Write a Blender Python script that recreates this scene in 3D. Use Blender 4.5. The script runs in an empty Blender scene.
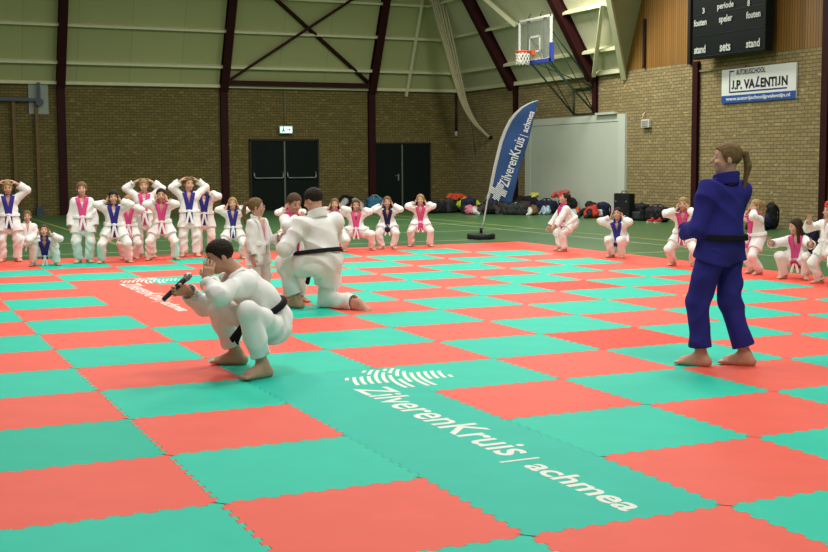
import bpy, bmesh, math, random
import numpy as np
from mathutils import Vector, Matrix

random.seed(4); np.random.seed(4)
scene = bpy.context.scene
COL = scene.collection
PI = math.pi

# ------------------------------------------------------------------ camera, world, lamps, exposure
CAM = (-1.4083, -6.1866, 1.5082)
cam_d = bpy.data.cameras.new('camera'); cam = bpy.data.objects.new('camera', cam_d); COL.objects.link(cam)
_y, _p, _r = .428, -.093, -.006
_f = Vector((math.sin(_y)*math.cos(_p), math.cos(_y)*math.cos(_p), math.sin(_p)))
_rt = Vector((math.cos(_y), -math.sin(_y), 0)); _up = _rt.cross(_f)
_c, _s = math.cos(_r), math.sin(_r)
_X = _c*_rt + _s*_up; _Y = -_s*_rt + _c*_up
cam.matrix_world = Matrix(((_X.x, _Y.x, -_f.x, CAM[0]), (_X.y, _Y.y, -_f.y, CAM[1]), (_X.z, _Y.z, -_f.z, CAM[2]), (0, 0, 0, 1)))
cam_d.sensor_width = 36; cam_d.lens = 1214.9/828*36; cam_d.clip_end = 200
scene.camera = cam

w = bpy.data.worlds.new('world'); scene.world = w; w.use_nodes = True
w.node_tree.nodes['Background'].inputs[0].default_value = (.92, 1, .86, 1)
w.node_tree.nodes['Background'].inputs[1].default_value = 0.22

def area(loc, sx, sy, power, col=(1, .975, .90), rot=(0, 0, 0)):
    d = bpy.data.lights.new('hall_lamp', 'AREA'); d.shape = 'RECTANGLE'; d.size = sx; d.size_y = sy
    d.energy = power; d.color = col
    o = bpy.data.objects.new('hall_lamp', d); o.location = loc; o.rotation_euler = rot; COL.objects.link(o)
    return o
# rows of hall lamps high above the mats
for lx, ly, pw in ((1.0, 3.5, 200), (6.5, 3.5, 250), (11.5, 5, 230), (0.5, 10.5, 430), (6.5, 10.5, 300), (11.5, 12, 330),
                   (3, 20, 260), (9, 21, 380), (14.5, 21, 560), (-2, -3.0, 130), (4.5, -3.5, 260)):
    area((lx, ly, 7.6), 1.2, 2.2, pw)

vs = scene.view_settings
vs.view_transform = 'Standard'; vs.look = 'None'; vs.exposure = 0.0; vs.gamma = 1.0; vs.use_curve_mapping = False

# ------------------------------------------------------------------ materials
MATS = {}
def mat(name, col, rough=.7, spec=.3, noise=0, nscale=20, bump=0, bscale=60, metal=0, emit=0, sheen=0):
    if name in MATS: return MATS[name]
    m = bpy.data.materials.new(name); m.use_nodes = True; nt = m.node_tree; b = nt.nodes['Principled BSDF']
    b.inputs['Base Color'].default_value = (*col, 1); b.inputs['Roughness'].default_value = rough
    b.inputs['Specular IOR Level'].default_value = spec; b.inputs['Metallic'].default_value = metal
    if emit:
        b.inputs['Emission Color'].default_value = (*col, 1); b.inputs['Emission Strength'].default_value = emit
    if noise or bump:
        tc = nt.nodes.new('ShaderNodeTexCoord')
    if noise:
        n = nt.nodes.new('ShaderNodeTexNoise'); n.inputs['Scale'].default_value = nscale; n.inputs['Detail'].default_value = 4
        nt.links.new(tc.outputs['Object'], n.inputs['Vector'])
        r = nt.nodes.new('ShaderNodeMapRange'); r.inputs[1].default_value = .3; r.inputs[2].default_value = .7
        r.inputs[3].default_value = 1-noise; r.inputs[4].default_value = 1+noise*.4
        nt.links.new(n.outputs['Fac'], r.inputs[0])
        mx = nt.nodes.new('ShaderNodeMix'); mx.data_type = 'RGBA'; mx.blend_type = 'MULTIPLY'; mx.inputs[0].default_value = 1
        mx.inputs[6].default_value = (*col, 1); nt.links.new(r.outputs[0], mx.inputs[7])
        nt.links.new(mx.outputs[2], b.inputs['Base Color'])
    if bump:
        n2 = nt.nodes.new('ShaderNodeTexNoise'); n2.inputs['Scale'].default_value = bscale; n2.inputs['Detail'].default_value = 3
        nt.links.new(tc.outputs['Object'], n2.inputs['Vector'])
        bp = nt.nodes.new('ShaderNodeBump'); bp.inputs['Strength'].default_value = bump; bp.inputs['Distance'].default_value = .01
        nt.links.new(n2.outputs['Fac'], bp.inputs['Height']); nt.links.new(bp.outputs[0], b.inputs['Normal'])
    MATS[name] = m
    return m

def brick_mat(name, axes, c1, c2, mortar, bw=.22, bh=.085, off=.5):
    m = bpy.data.materials.new(name); m.use_nodes = True; nt = m.node_tree; b = nt.nodes['Principled BSDF']
    tc = nt.nodes.new('ShaderNodeTexCoord'); sp = nt.nodes.new('ShaderNodeSeparateXYZ'); cb = nt.nodes.new('ShaderNodeCombineXYZ')
    nt.links.new(tc.outputs['Object'], sp.inputs[0])
    nt.links.new(sp.outputs[axes[0]], cb.inputs[0]); nt.links.new(sp.outputs[axes[1]], cb.inputs[1])
    br = nt.nodes.new('ShaderNodeTexBrick'); nt.links.new(cb.outputs[0], br.inputs['Vector'])
    br.offset = off
    br.inputs['Color1'].default_value = (*c1, 1); br.inputs['Color2'].default_value = (*c2, 1); br.inputs['Mortar'].default_value = (*mortar, 1)
    br.inputs['Scale'].default_value = 1; br.inputs['Mortar Size'].default_value = .011; br.inputs['Mortar Smooth'].default_value = .3
    br.inputs['Brick Width'].default_value = bw; br.inputs['Row Height'].default_value = bh; br.inputs['Bias'].default_value = 0
    # sparse pale bricks
    n = nt.nodes.new('ShaderNodeTexNoise'); n.inputs['Scale'].default_value = 5.2; n.inputs['Detail'].default_value = 2
    mp = nt.nodes.new('ShaderNodeMapping'); mp.inputs['Scale'].default_value = (1, 2.4, 1)
    nt.links.new(cb.outputs[0], mp.inputs[0]); nt.links.new(mp.outputs[0], n.inputs['Vector'])
    r = nt.nodes.new('ShaderNodeMapRange'); r.inputs[1].default_value = .64; r.inputs[2].default_value = .72
    nt.links.new(n.outputs['Fac'], r.inputs[0])
    mx = nt.nodes.new('ShaderNodeMix'); mx.data_type = 'RGBA'
    mx.inputs[7].default_value = (*[min(1, c*1.5) for c in c1], 1)
    nt.links.new(r.outputs[0], mx.inputs[0]); nt.links.new(br.outputs['Color'], mx.inputs[6])
    nt.links.new(mx.outputs[2], b.inputs['Base Color'])
    b.inputs['Roughness'].default_value = .9; b.inputs['Specular IOR Level'].default_value = .15
    bp = nt.nodes.new('ShaderNodeBump'); bp.inputs['Strength'].default_value = .6; bp.inputs['Distance'].default_value = .012
    inv = nt.nodes.new('ShaderNodeMath'); inv.operation = 'SUBTRACT'; inv.inputs[0].default_value = 1
    nt.links.new(br.outputs['Fac'], inv.inputs[1]); nt.links.new(inv.outputs[0], bp.inputs['Height']); nt.links.new(bp.outputs[0], b.inputs['Normal'])
    return m

def stripe_mat(name, axis, period, c1, c2, gap=.12, gapc=None):
    m = bpy.data.materials.new(name); m.use_nodes = True; nt = m.node_tree; b = nt.nodes['Principled BSDF']
    tc = nt.nodes.new('ShaderNodeTexCoord'); sp = nt.nodes.new('ShaderNodeSeparateXYZ'); nt.links.new(tc.outputs['Object'], sp.inputs[0])
    d = nt.nodes.new('ShaderNodeMath'); d.operation = 'DIVIDE'; d.inputs[1].default_value = period; nt.links.new(sp.outputs[axis], d.inputs[0])
    fl = nt.nodes.new('ShaderNodeMath'); fl.operation = 'FLOOR'; nt.links.new(d.outputs[0], fl.inputs[0])
    fr = nt.nodes.new('ShaderNodeMath'); fr.operation = 'FRACT'; nt.links.new(d.outputs[0], fr.inputs[0])
    wn = nt.nodes.new('ShaderNodeTexWhiteNoise'); wn.noise_dimensions = '1D'; nt.links.new(fl.outputs[0], wn.inputs['W'])
    mx = nt.nodes.new('ShaderNodeMix'); mx.data_type = 'RGBA'; mx.inputs[6].default_value = (*c1, 1); mx.inputs[7].default_value = (*c2, 1)
    nt.links.new(wn.outputs['Value'], mx.inputs[0])
    lt = nt.nodes.new('ShaderNodeMath'); lt.operation = 'LESS_THAN'; lt.inputs[1].default_value = gap; nt.links.new(fr.outputs[0], lt.inputs[0])
    m2 = nt.nodes.new('ShaderNodeMix'); m2.data_type = 'RGBA'; m2.inputs[7].default_value = (*(gapc or [c*.35 for c in c1]), 1)
    nt.links.new(lt.outputs[0], m2.inputs[0]); nt.links.new(mx.outputs[2], m2.inputs[6]); nt.links.new(m2.outputs[2], b.inputs['Base Color'])
    b.inputs['Roughness'].default_value = .6
    return m

# ------------------------------------------------------------------ object helpers
def link(name, me, m=None, parent=None):
    o = bpy.data.objects.new(name, me); COL.objects.link(o)
    if m is not None:
        me.materials.append(m)
    if parent is not None: o.parent = parent
    return o
def tag(o, label, cat, group=None, kind=None):
    if label: o['label'] = label
    if cat: o['category'] = cat
    if group: o['group'] = group
    if kind: o['kind'] = kind
    return o
def struct(o, label=None):
    o['kind'] = 'structure'
    if label: o['label'] = label; o['category'] = o.name.split('_')[0]
    return o
def empty(name, loc=(0, 0, 0), rz=0):
    o = bpy.data.objects.new(name, None); COL.objects.link(o); o.location = loc; o.rotation_euler = (0, 0, rz); o.empty_display_size = .1
    return o

class MB:
    def __init__(s): s.bm = bmesh.new()
    def box(s, c, d, M=None):
        r = bmesh.ops.create_cube(s.bm, size=1)
        for v in r['verts']:
            v.co = Vector((v.co.x*d[0], v.co.y*d[1], v.co.z*d[2]))
            if M is not None: v.co = M @ v.co
            v.co += Vector(c)
        return s
    def bar(s, a, b, w, h=None, up=(0, 0, 1)):
        a = Vector(a); b = Vector(b); z = (b-a).normalized(); h = h or w
        x = z.cross(Vector(up))
        if x.length < 1e-4: x = z.cross(Vector((1, 0, 0)))
        x.normalize(); y = x.cross(z)
        M = Matrix((x, y, z)).transposed()
        return s.box((a+b)/2, (w, h, (b-a).length), M)
    def tube(s, pts, r, n=8, closed=False):
        pts = [Vector(p) for p in pts]; rings = []; N = len(pts)
        rr = r if isinstance(r, (list, tuple)) else [r]*N
        prev = None
        for i, p in enumerate(pts):
            if closed: t = pts[(i+1) % N]-pts[i-1]
            else: t = pts[min(i+1, N-1)]-pts[max(i-1, 0)]
            t.normalize()
            if prev is None:
                x = t.cross(Vector((0, 0, 1)))
                if x.length < 1e-3: x = t.cross(Vector((1, 0, 0)))
            else: x = prev - t*prev.dot(t)
            x.normalize(); prev = x; y = t.cross(x)
            rings.append([s.bm.verts.new(p + rr[i]*(math.cos(2*PI*k/n)*x+math.sin(2*PI*k/n)*y)) for k in range(n)])
        for i in range(N if closed else N-1):
            A = rings[i]; B = rings[(i+1) % N]
            for k in range(n):
                f = s.bm.faces.new((A[k], A[(k+1) % n], B[(k+1) % n], B[k])); f.smooth = True
        if not closed:
            s.bm.faces.new(rings[0][::-1]); s.bm.faces.new(rings[-1])
        return s
    def prism(s, poly, off):   # poly: 3D points, extruded by vector off
        off = Vector(off); A = [s.bm.verts.new(p) for p in poly]; B = [s.bm.verts.new(Vector(p)+off) for p in poly]; n = len(A)
        s.bm.faces.new(A); s.bm.faces.new(B[::-1])
        for k in range(n): s.bm.faces.new((A[k], B[k], B[(k+1) % n], A[(k+1) % n]))
        return s
    def lathe(s, prof, n=20, c=(0, 0, 0)):
        rings = []
        for r, z in prof:
            rings.append([s.bm.verts.new((c[0]+r*math.cos(2*PI*k/n), c[1]+r*math.sin(2*PI*k/n), c[2]+z)) for k in range(n)])
        for A, B in zip(rings, rings[1:]):
            for k in range(n):
                f = s.bm.faces.new((A[k], A[(k+1) % n], B[(k+1) % n], B[k])); f.smooth = True
        s.bm.faces.new(rings[0][::-1]); s.bm.faces.new(rings[-1])
        return s
    def build(s, name, m, parent=None, bevel=0):
        if bevel:
            bmesh.ops.bevel(s.bm, geom=list(s.bm.edges), offset=bevel, segments=2, affect='EDGES', profile=.7)
        bmesh.ops.recalc_face_normals(s.bm, faces=s.bm.faces)
        me = bpy.data.meshes.new(name); s.bm.to_mesh(me); s.bm.free()
        return link(name, me, m, parent)

def text_mesh(txt, size=1, bold=0, shear=0, ext=0.0):
    """unit-lettered text as mesh, returned as (verts array, faces) with x from 0"""
    cu = bpy.data.curves.new('t', 'FONT'); cu.body = txt; cu.size = size; cu.offset = bold; cu.shear = shear; cu.extrude = ext
    cu.resolution_u = 3
    o = bpy.data.objects.new('t', cu); COL.objects.link(o)
    bpy.context.view_layer.update()
    me = bpy.data.meshes.new_from_object(o.evaluated_get(bpy.context.evaluated_depsgraph_get()))
    bpy.data.objects.remove(o); bpy.data.curves.remove(cu)
    return me
def lettering(name, txt, M, width, height, m, parent=None, bold=0, shear=0, ref=None):
    """text fitted to width x height (cap/ref height), mapped by 4x4 M (text x,y -> place)"""
    me = text_mesh(txt, 1, bold, shear)
    co = np.empty(len(me.vertices)*3, np.float32); me.vertices.foreach_get('co', co); co = co.reshape(-1, 3)
    x0, x1 = co[:, 0].min(), co[:, 0].max()
    y1 = ref if ref else co[:, 1].max()
    if txt == 'J':
        co[:, 1] = (co[:, 1]-co[:, 1].min())/(co[:, 1].max()-co[:, 1].min())*y1
    co[:, 0] = (co[:, 0]-x0)/(x1-x0)*width; co[:, 1] = co[:, 1]/y1*height
    A = np.array(M, np.float32)
    co = co@A[:3, :3].T + A[:3, 3]
    me.vertices.foreach_set('co', co.ravel()); me.update(); me.name = name
    return link(name, me, m, parent)
def frame(o, x, y):
    x = Vector(x).normalized(); y = Vector(y).normalized(); z = x.cross(y)
    return Matrix(((x.x, y.x, z.x, o[0]), (x.y, y.y, z.y, o[1]), (x.z, y.z, z.z, o[2]), (0, 0, 0, 1)))

# ------------------------------------------------------------------ implicit surfaces
F = np.float32
def V3(*a): return np.array(a if len(a) == 3 else a[0], F)
def nrm(v): v = np.asarray(v, F); return v/max(1e-9, float(np.linalg.norm(v)))
def smin(a, b, k):
    h = np.maximum(k-np.abs(a-b), 0)/k
    return np.minimum(a, b)-h*h*k*F(.25)
def cap(P, a, b, ra, rb, ax=None, fl=1.0):
    """tapered capsule; ax/fl: flattened by fl along direction ax"""
    a = V3(a); b = V3(b); d = b-a; L2 = float(d@d)+1e-9
    q = P-a
    t = np.clip(q@d/F(L2), 0, 1)
    off = q-t[:, None]*d
    if ax is not None:
        n = nrm(ax); s = off@n
        off = off+(s*F(1/fl-1))[:, None]*n
        return (np.sqrt((off*off).sum(1))-(F(ra)+t*F(rb-ra)))*F(min(1, .5+.5*fl))
    return np.sqrt((off*off).sum(1))-(F(ra)+t*F(rb-ra))
def ell(P, c, axes, rad):
    q = (P-V3(c))@np.array(axes, F).T
    r = V3(rad)
    k0 = np.sqrt(((q/r)**2).sum(1)); k1 = np.sqrt(((q/(r*r))**2).sum(1))+F(1e-6)
    return k0*(k0-1)/k1
def rbox(P, c, axes, half, r):
    q = np.abs((P-V3(c))@np.array(axes, F).T)-V3(half)+F(r)
    return np.sqrt((np.maximum(q, 0)**2).sum(1))+np.minimum(q.max(1), 0)-F(r)
def halfp(P, c, n):      # negative on the side n points away from
    return (P-V3(c))@nrm(n)
def folds(P, s=1.0, seed=0):
    p = P/F(s)
    a = np.sin(p@V3(31, 12, 22)+seed+2.2*np.sin(p@V3(9, -13, 7)+seed*1.7))
    b = np.sin(p@V3(-19, 36, 15)+2.0+seed+2.4*np.sin(p@V3(-8, 6, 14)))
    c = np.sin(p@V3(60, -41, 52)+1.5*np.sin(p@V3(17, 21, -12)+seed))
    return (a*F(.45)+b*F(.45)+c*F(.2))
def creases(P, s=1.0, seed=0):
    p = P/F(s); wx = F(.9)*np.sin(p@V3(7, -5, 9)+seed); wy = F(.9)*np.sin(p@V3(-6, 8, 5)+seed*1.3)
    a = 1-2*np.abs(np.sin(p@V3(12, 5, 15)+wx*1.6+seed)); b = 1-2*np.abs(np.sin(p@V3(-11, 9, 14)+wy*1.7+1+seed))
    m = F(.5)+F(.5)*np.sin(p@V3(8, 7, -6)+seed*2)
    c = np.sin(p@V3(40, -31, 36)+2*wx)
    return -(a*m+b*(1-m))*F(.95)+c*F(.14)
_id3 = np.eye(3, dtype=F)

def sdf_arrays(f, lo, hi, h):
    lo = V3(lo); hi = V3(hi); B = 4
    nb = np.maximum(1, np.ceil((hi-lo)/(h*B)).astype(int))
    gi = np.stack(np.meshgrid(*[np.arange(n) for n in nb], indexing='ij'), -1).reshape(-1, 3)
    cen = (lo+(gi+.5).astype(F)*F(h*B)).astype(F)
    d0 = f(cen)
    D = np.repeat(d0[:, None], B**3, 1).astype(F)
    act = np.where(np.abs(d0) < h*B*1.6)[0]
    sub = np.stack(np.meshgrid(*[np.arange(B)]*3, indexing='ij'), -1).reshape(-1, 3)
    for st in range(0, len(act), 4000):
        ac = act[st:st+4000]
        P = (lo+((gi[ac][:, None, :]*B+sub[None]).reshape(-1, 3)+F(.5)).astype(F)*F(h)).astype(F)
        D[ac] = f(P).reshape(-1, B**3)
    D = D.reshape(nb[0], nb[1], nb[2], B, B, B).transpose(0, 3, 1, 4, 2, 5).reshape(nb[0]*B, nb[1]*B, nb[2]*B)
    D[0] = D[-1] = 1; D[:, 0] = D[:, -1] = 1; D[:, :, 0] = D[:, :, -1] = 1
    s = D < 0
    n = np.array(D.shape)
    cnt = np.zeros(n-1, np.int8)
    for i in (0, 1):
        for j in (0, 1):
            for k in (0, 1): cnt += s[i:n[0]-1+i, j:n[1]-1+j, k:n[2]-1+k]
    mix = (cnt > 0) & (cnt < 8)
    ci = np.argwhere(mix)
    if len(ci) == 0: return np.zeros((0, 3), F), np.zeros((0, 4), np.int32)
    idx = -np.ones(mix.shape, np.int32); idx[mix] = np.arange(len(ci))
    cv = np.array([[i, j, k] for i in (0, 1) for j in (0, 1) for k in (0, 1)])
    vals = np.stack([D[ci[:, 0]+c[0], ci[:, 1]+c[1], ci[:, 2]+c[2]] for c in cv], 1)
    acc = np.zeros((len(ci), 3), F); num = np.zeros(len(ci), F)
    for a in range(8):
        for b in range(a+1, 8):
            df = np.abs(cv[a]-cv[b])
            if df.sum() != 1: continue
            da, db = vals[:, a], vals[:, b]
            m = (da < 0) != (db < 0)
            t = np.where(m, da/np.where(m, da-db, 1), 0)
            p = cv[a]+t[:, None]*(cv[b]-cv[a])
            acc += np.where(m[:, None], p, 0); num += m
    vert = lo+(ci+acc/num[:, None]+.5)*h
    faces = []
    for ax in range(3):
        sl0 = [slice(1, -1)]*3; sl1 = [slice(1, -1)]*3
        sl0[ax] = slice(0, -1); sl1[ax] = slice(1, None)
        a = s[tuple(sl0)]; b = s[tuple(sl1)]
        e = np.argwhere(a != b)
        inside_first = a[a != b]
        off = np.ones(3, int); off[ax] = 0
        e = e+off
        u, v = (ax+1) % 3, (ax+2) % 3
        def at(du, dv):
            q = e.copy(); q[:, u] += du; q[:, v] += dv
            return idx[q[:, 0], q[:, 1], q[:, 2]]
        q = np.stack([at(-1, -1), at(0, -1), at(0, 0), at(-1, 0)], 1)
        q[~inside_first] = q[~inside_first][:, ::-1]
        faces.append(q)
    fc = np.concatenate(faces); fc = fc[(fc >= 0).all(1)]
    return vert.astype(F), fc.astype(np.int32)

def mesh_from(name, v, f):
    me = bpy.data.meshes.new(name)
    me.vertices.add(len(v)); me.vertices.foreach_set('co', np.ascontiguousarray(v, F).ravel())
    me.loops.add(f.size); me.loops.foreach_set('vertex_index', f.ravel())
    me.polygons.add(len(f)); me.polygons.foreach_set('loop_start', np.arange(len(f), dtype=np.int32)*f.shape[1])
    me.polygons.foreach_set('loop_total', np.full(len(f), f.shape[1], np.int32))
    me.polygons.foreach_set('use_smooth', np.ones(len(f), bool))
    me.update(calc_edges=True)
    return me
def sdf_obj(name, f, lo, hi, h, m, parent=None):
    v, q = sdf_arrays(f, lo, hi, h)
    return link(name, mesh_from(name, v, q), m, parent)
# ------------------------------------------------------------------ people
def ik(a, t, l1, l2, pole):
    a = V3(a); t = V3(t); d = t-a; L = float(np.linalg.norm(d)); mx = (l1+l2)*.995
    if L > mx: t = a+d*F(mx/L); L = mx; d = t-a
    L = max(L, abs(l1-l2)+.02)
    u = nrm(d); p = V3(pole); p = p-u*float(p@u); p = nrm(p)
    c = (l1*l1+L*L-l2*l2)/(2*L); h = math.sqrt(max(0, l1*l1-c*c))
    return a+u*F(c)+p*F(h), t
def rotz(v, a):
    c, s = math.cos(a), math.sin(a); return V3(v[0]*c-v[1]*s, v[0]*s+v[1]*c, v[2])
def rot_about(v, k, a):
    v = V3(v); k = nrm(k); return v*F(math.cos(a))+np.cross(k, v).astype(F)*F(math.sin(a))+k*F(float(k@v)*(1-math.cos(a)))

SKIN = [(.62, .36, .25), (.58, .32, .22), (.66, .42, .31), (.40, .22, .14)]
def skin(i): return mat('skin_%d' % i, SKIN[i], .55, .3, .08, 30)
WHITE = lambda: mat('white_cotton', (.87, .86, .84), .9, .15, .05, 9, .25, 140)
BLUEGI = lambda: mat('blue_cotton', (.034, .032, .235), .9, .1, .1, 9, .25, 140)
COLS = {'pink': (.62, .07, .22), 'blue': (.035, .03, .22), 'navy': (.02, .02, .07), 'white': (.87, .86, .84), 'black': (.012, .012, .014)}
HAIR = {'blond': (.36, .24, .10), 'sand': (.19, .115, .05), 'brown': (.10, .055, .025), 'dark': (.022, .014, .010), 'umber': (.045, .025, .014)}
def cmat(n): return mat(n+'_cloth', COLS[n], .85, .15, .08, 12)
def hmat(n): return mat(n+'_hair', HAIR[n], .65, .15, .35, 45, .5, 70)

def person(label, loc, face, H, P, kid=True, gi='white', collar='pink', belt='white', hair=('short', 'blond'), sk=0,
           shirt=None, group=None, hc=None, hb=None, blush=False, vdepth=None, openj=0.0, knot=True, wide=1.0):
    """P: pose. local frame: +Y the way the body faces, +X its right hand side, origin on the mat"""
    hc = hc or (.0065 if kid else .0062)
    hh = P.get('hh', H*(.158 if kid else .130))
    th, sh_, T = H*(.225 if kid else .24), H*(.215 if kid else .235), H*(.275 if kid else .285)
    ua, fa, ha = H*.165, H*.145, H*(.10 if kid else .105)
    sw, hw = H*(.094 if kid else P.get('sw', .113)), H*.052
    th *= P.get('legk', 1); sh_ *= P.get('legk', 1)
    pel = V3(P['pel']); u = nrm(P.get('tdir', (0, 0, 1)))
    f0 = V3(0, 1, 0); f = nrm(f0-u*float(f0@u)); r = np.cross(f, u).astype(F)
    pf = rotz((0, 1, 0), P.get('pyaw', 0)); pr_ = np.cross(pf, V3(0, 0, 1)).astype(F)
    ty = P.get('tyaw', 0); f = rot_about(f, u, ty); r = rot_about(r, u, ty)
    N = pel+u*F(T)
    mid = pel+u*F(T*.45)+V3(P.get('bend', (0, 0, 0)))
    S = {s: N+r*F(s*sw)-u*F(.035*H)+f*F(P.get('shf', 0)) for s in (-1, 1)}
    hipj = {s: pel+pr_*F(s*hw) for s in (-1, 1)}
    # head
    g = rotz(nrm(f*V3(1, 1, 0)+V3(0, 1e-4, 0)), P.get('hyaw', 0)); hp = P.get('hpitch', 0)
    hx = np.cross(g, V3(0, 0, 1)).astype(F); hx = nrm(hx)
    hf = rot_about(g, hx, hp); hu = np.cross(hx, hf).astype(F)
    if P.get('hroll'): hx, hu = rot_about(hx, hf, P['hroll']), rot_about(hu, hf, P['hroll'])
    nd = nrm(u*F(.6)+hu*F(.4)+V3(0, 0, .3))
    HC = N+nd*F(.035*H)+hu*F(.5*hh)+V3(P.get('hoff', (0, 0, 0)))
    hax = [hx, hf, hu]
    hl = lambda x, y, z: HC+(hx*F(x)+hf*F(y)+hu*F(z))*F(hh)
    # legs
    K, A, toe = {}, {}, {}
    for s, key in ((-1, 'L'), (1, 'R')):
        fx = P['feet'][key]
        if 'ank' in fx:
            A[s] = V3(fx['ank']); toe[s] = nrm(fx['toe'])
        else:
            toe[s] = rotz((0, 1, 0), fx['yaw'])
            A[s] = V3(fx['p'][0], fx['p'][1], .046*H+fx.get('z', 0))
        pole = fx.get('pole', (s*.35, 1, .2))
        K[s], A[s] = ik(hipj[s], A[s], th, sh_, pole)
        if 'knee' in fx: K[s] = V3(fx['knee'])
    # arms
    E, W, hd, pn, curl, spread = {}, {}, {}, {}, {}, {}
    for s, key in ((-1, 'L'), (1, 'R')):
        a = P['hands'][key]; mode = a if isinstance(a, str) else a.get('mode')
        q = {} if isinstance(a, str) else a
        curl[s] = q.get('curl', .35)
        if mode == 'ears':
            w_ = hl(s*.52, .16, -.34); d_ = hu*F(1)-hx*F(s*.22)-hf*F(.15); n_ = -hx*F(s); po = hx*F(s)+V3(0, 0, -.45)+f*F(.55); curl[s] = .3
        elif mode == 'eyes':
            w_ = hl(s*.44, .32, -.42); d_ = hu*F(1)-hx*F(s*.12)-hf*F(.08); n_ = -hx*F(s)-hf*F(.5); po = hx*F(s*.9)+V3(0, 0, -.5)+f*F(.4); curl[s] = .3
        elif mode == 'top':
            w_ = hl(s*.60, .05, .30); d_ = -hx*F(s*.8)+hu*F(.55); n_ = -hx*F(s*.5)-hu*F(.8); po = hx*F(s)+V3(0, 0, .25); curl[s] = .25
        elif mode == 'hang':
            w_ = S[s]+r*F(s*.045*H)+f*F(.035*H)-V3(0, 0, 1)*F((ua+fa)*.97); d_ = V3(0, .15, -1); n_ = -r*F(s); po = -f+r*F(s*.5)
        else:
            w_ = V3(q['w']); d_ = q.get('d'); n_ = q.get('n', -r*F(s)); po = V3(q.get('pole', (s*1, -.2, -.6)))
        if 'pole' in q: po = V3(q['pole'])
        E[s], W[s] = ik(S[s], w_, ua, fa, po)
        if d_ is None: d_ = W[s]-E[s]
        hd[s] = nrm(d_); n_ = V3(n_); pn[s] = nrm(n_-hd[s]*float(n_@hd[s]))
    hs = ha/.185
    # finger chains
    hand = {}
    for s in (-1, 1):
        d, n = hd[s], pn[s]; lat = np.cross(n, d).astype(F)   # across the palm
        tl = lat if float(lat@(hx*F(-s)+hf)) > 0 else -lat
        thumb_side = P.get('thumb', {}).get('L' if s < 0 else 'R', None)
        if thumb_side is not None: tl = nrm(V3(thumb_side)-d*float(V3(thumb_side)@d)-n*float(V3(thumb_side)@n))
        w0 = W[s]; segs = []
        pc = w0+d*F(.048*hs)
        for k, (o, L) in enumerate(((.030, .068), (.010, .076), (-.010, .071), (-.029, .056))):
            b = w0+d*F((.088 if k != 3 else .080)*hs)+tl*F(o*hs)
            c = curl[s]*1.1; dirn = nrm(d+tl*F((.12-.09*k)))
            p = b; dd = dirn
            for j, fr in enumerate((.45, .31, .24)):
                dd = rot_about(dd, np.cross(dd, n), c*(1.0 if j else .7))
                q = p+dd*F(L*fr*hs); segs.append((p, q, .0088*hs-.0006*j*hs, .0082*hs-.0008*j*hs)); p = q
        tb = w0+d*F(.028*hs)+tl*F(.024*hs)+n*F(.006*hs)
        t1 = tb+nrm(tl*F(.75)+d*F(.6)+n*F(.25+curl[s]*.5))*F(.040*hs); t2 = t1+nrm(tl*F(.2)+d*F(.9)+n*F(.3+curl[s]*.8))*F(.032*hs)
        segs += [(tb, t1, .0125*hs, .0105*hs), (t1, t2, .0102*hs, .0085*hs)]
        hand[s] = (pc, [tl, d, n], segs, w0)
    thumbsign = None
    fm = 1.0
    def head_sdf(Q):
        d = ell(Q, hl(0, -.06, .14), hax, (.335*hh, .415*hh, .365*hh))
        d = smin(d, ell(Q, hl(0, .12, -.14), hax, (.265*hh, .285*hh, .30*hh)), .10*hh)
        d = smin(d, ell(Q, hl(0, .20, -.40), hax, (.13*hh, .14*hh, .10*hh)), .12*hh)
        for s in (-1, 1):
            d = -smin(-d, ell(Q, hl(s*.15, .44, .03), hax, (.085*hh, .07*hh, .055*hh)), .05*hh)
            d = smin(d, ell(Q, hl(s*.345, -.04, -.03), [nrm(hx+hf*F(-s*.3)), hf, hu], (.035*hh, .085*hh, .135*hh)), .02*hh)
            d = smin(d, ell(Q, hl(s*.19, .33, -.12), hax, (.09*hh, .07*hh, .08*hh)), .06*hh)
        d = smin(d, cap(Q, hl(0, .36, .06), hl(0, .445 if kid else .475, -.115), .028*hh, .045*hh), .05*hh)
        d = smin(d, ell(Q, hl(0, .375, -.245), hax, (.105*hh, .045*hh, .038*hh)), .03*hh)
        return d
    def hands_sdf(Q, d):
        for s in (-1, 1):
            pc, ax_, segs, w0 = hand[s]
            m = np.where(((Q-pc)**2).sum(1) < (.17*hs)**2)[0]
            if len(m) == 0: continue
            q = Q[m]
            h_ = rbox(q, pc, ax_, (.041*hs, .050*hs, .0145*hs), .013*hs)
            h_ = smin(h_, cap(q, w0-hd[s]*F(.01*hs), w0+hd[s]*F(.03*hs), .027*hs, .026*hs, pn[s], .75), .02*hs)
            for (a, b, ra, rb) in segs: h_ = smin(h_, cap(q, a, b, ra, rb), .006*hs)
            # joins the forearm only
            fo = cap(q, E[s], W[s], .040*H*.62, .0165*H, pn[s], .85)
            d[m] = np.minimum(d[m], smin(h_, fo, .015*hs))
        return d
    def body_sdf(Q):
        d = ell(Q, pel+u*F(.03*H), [pr_, pf, V3(0, 0, 1)], (.082*H, .060*H, .075*H))
        d = smin(d, cap(Q, pel+u*F(.03*H), mid, .062*H, .060*H, f, .8), .05*H)
        d = smin(d, cap(Q, mid, N-u*F(.09*H), .060*H, .078*H, f, .75), .05*H)
        d = smin(d, cap(Q, S[-1]+r*F(.02*H), S[1]-r*F(.02*H), .037*H, .037*H), .04*H)
        d = smin(d, cap(Q, N-u*F(.03*H), hl(0, -.10, -.18), .036*H if kid else .034*H, .030*H if kid else .031*H), .025*H)
        d = smin(d, head_sdf(Q), .02*H)
        for s in (-1, 1):
            a = cap(Q, S[s], E[s], .028*H, .023*H); a = smin(a, cap(Q, E[s], W[s], .024*H, .0168*H, pn[s], .85), .02*H)
            d = smin(d, a, .015*H)
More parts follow.
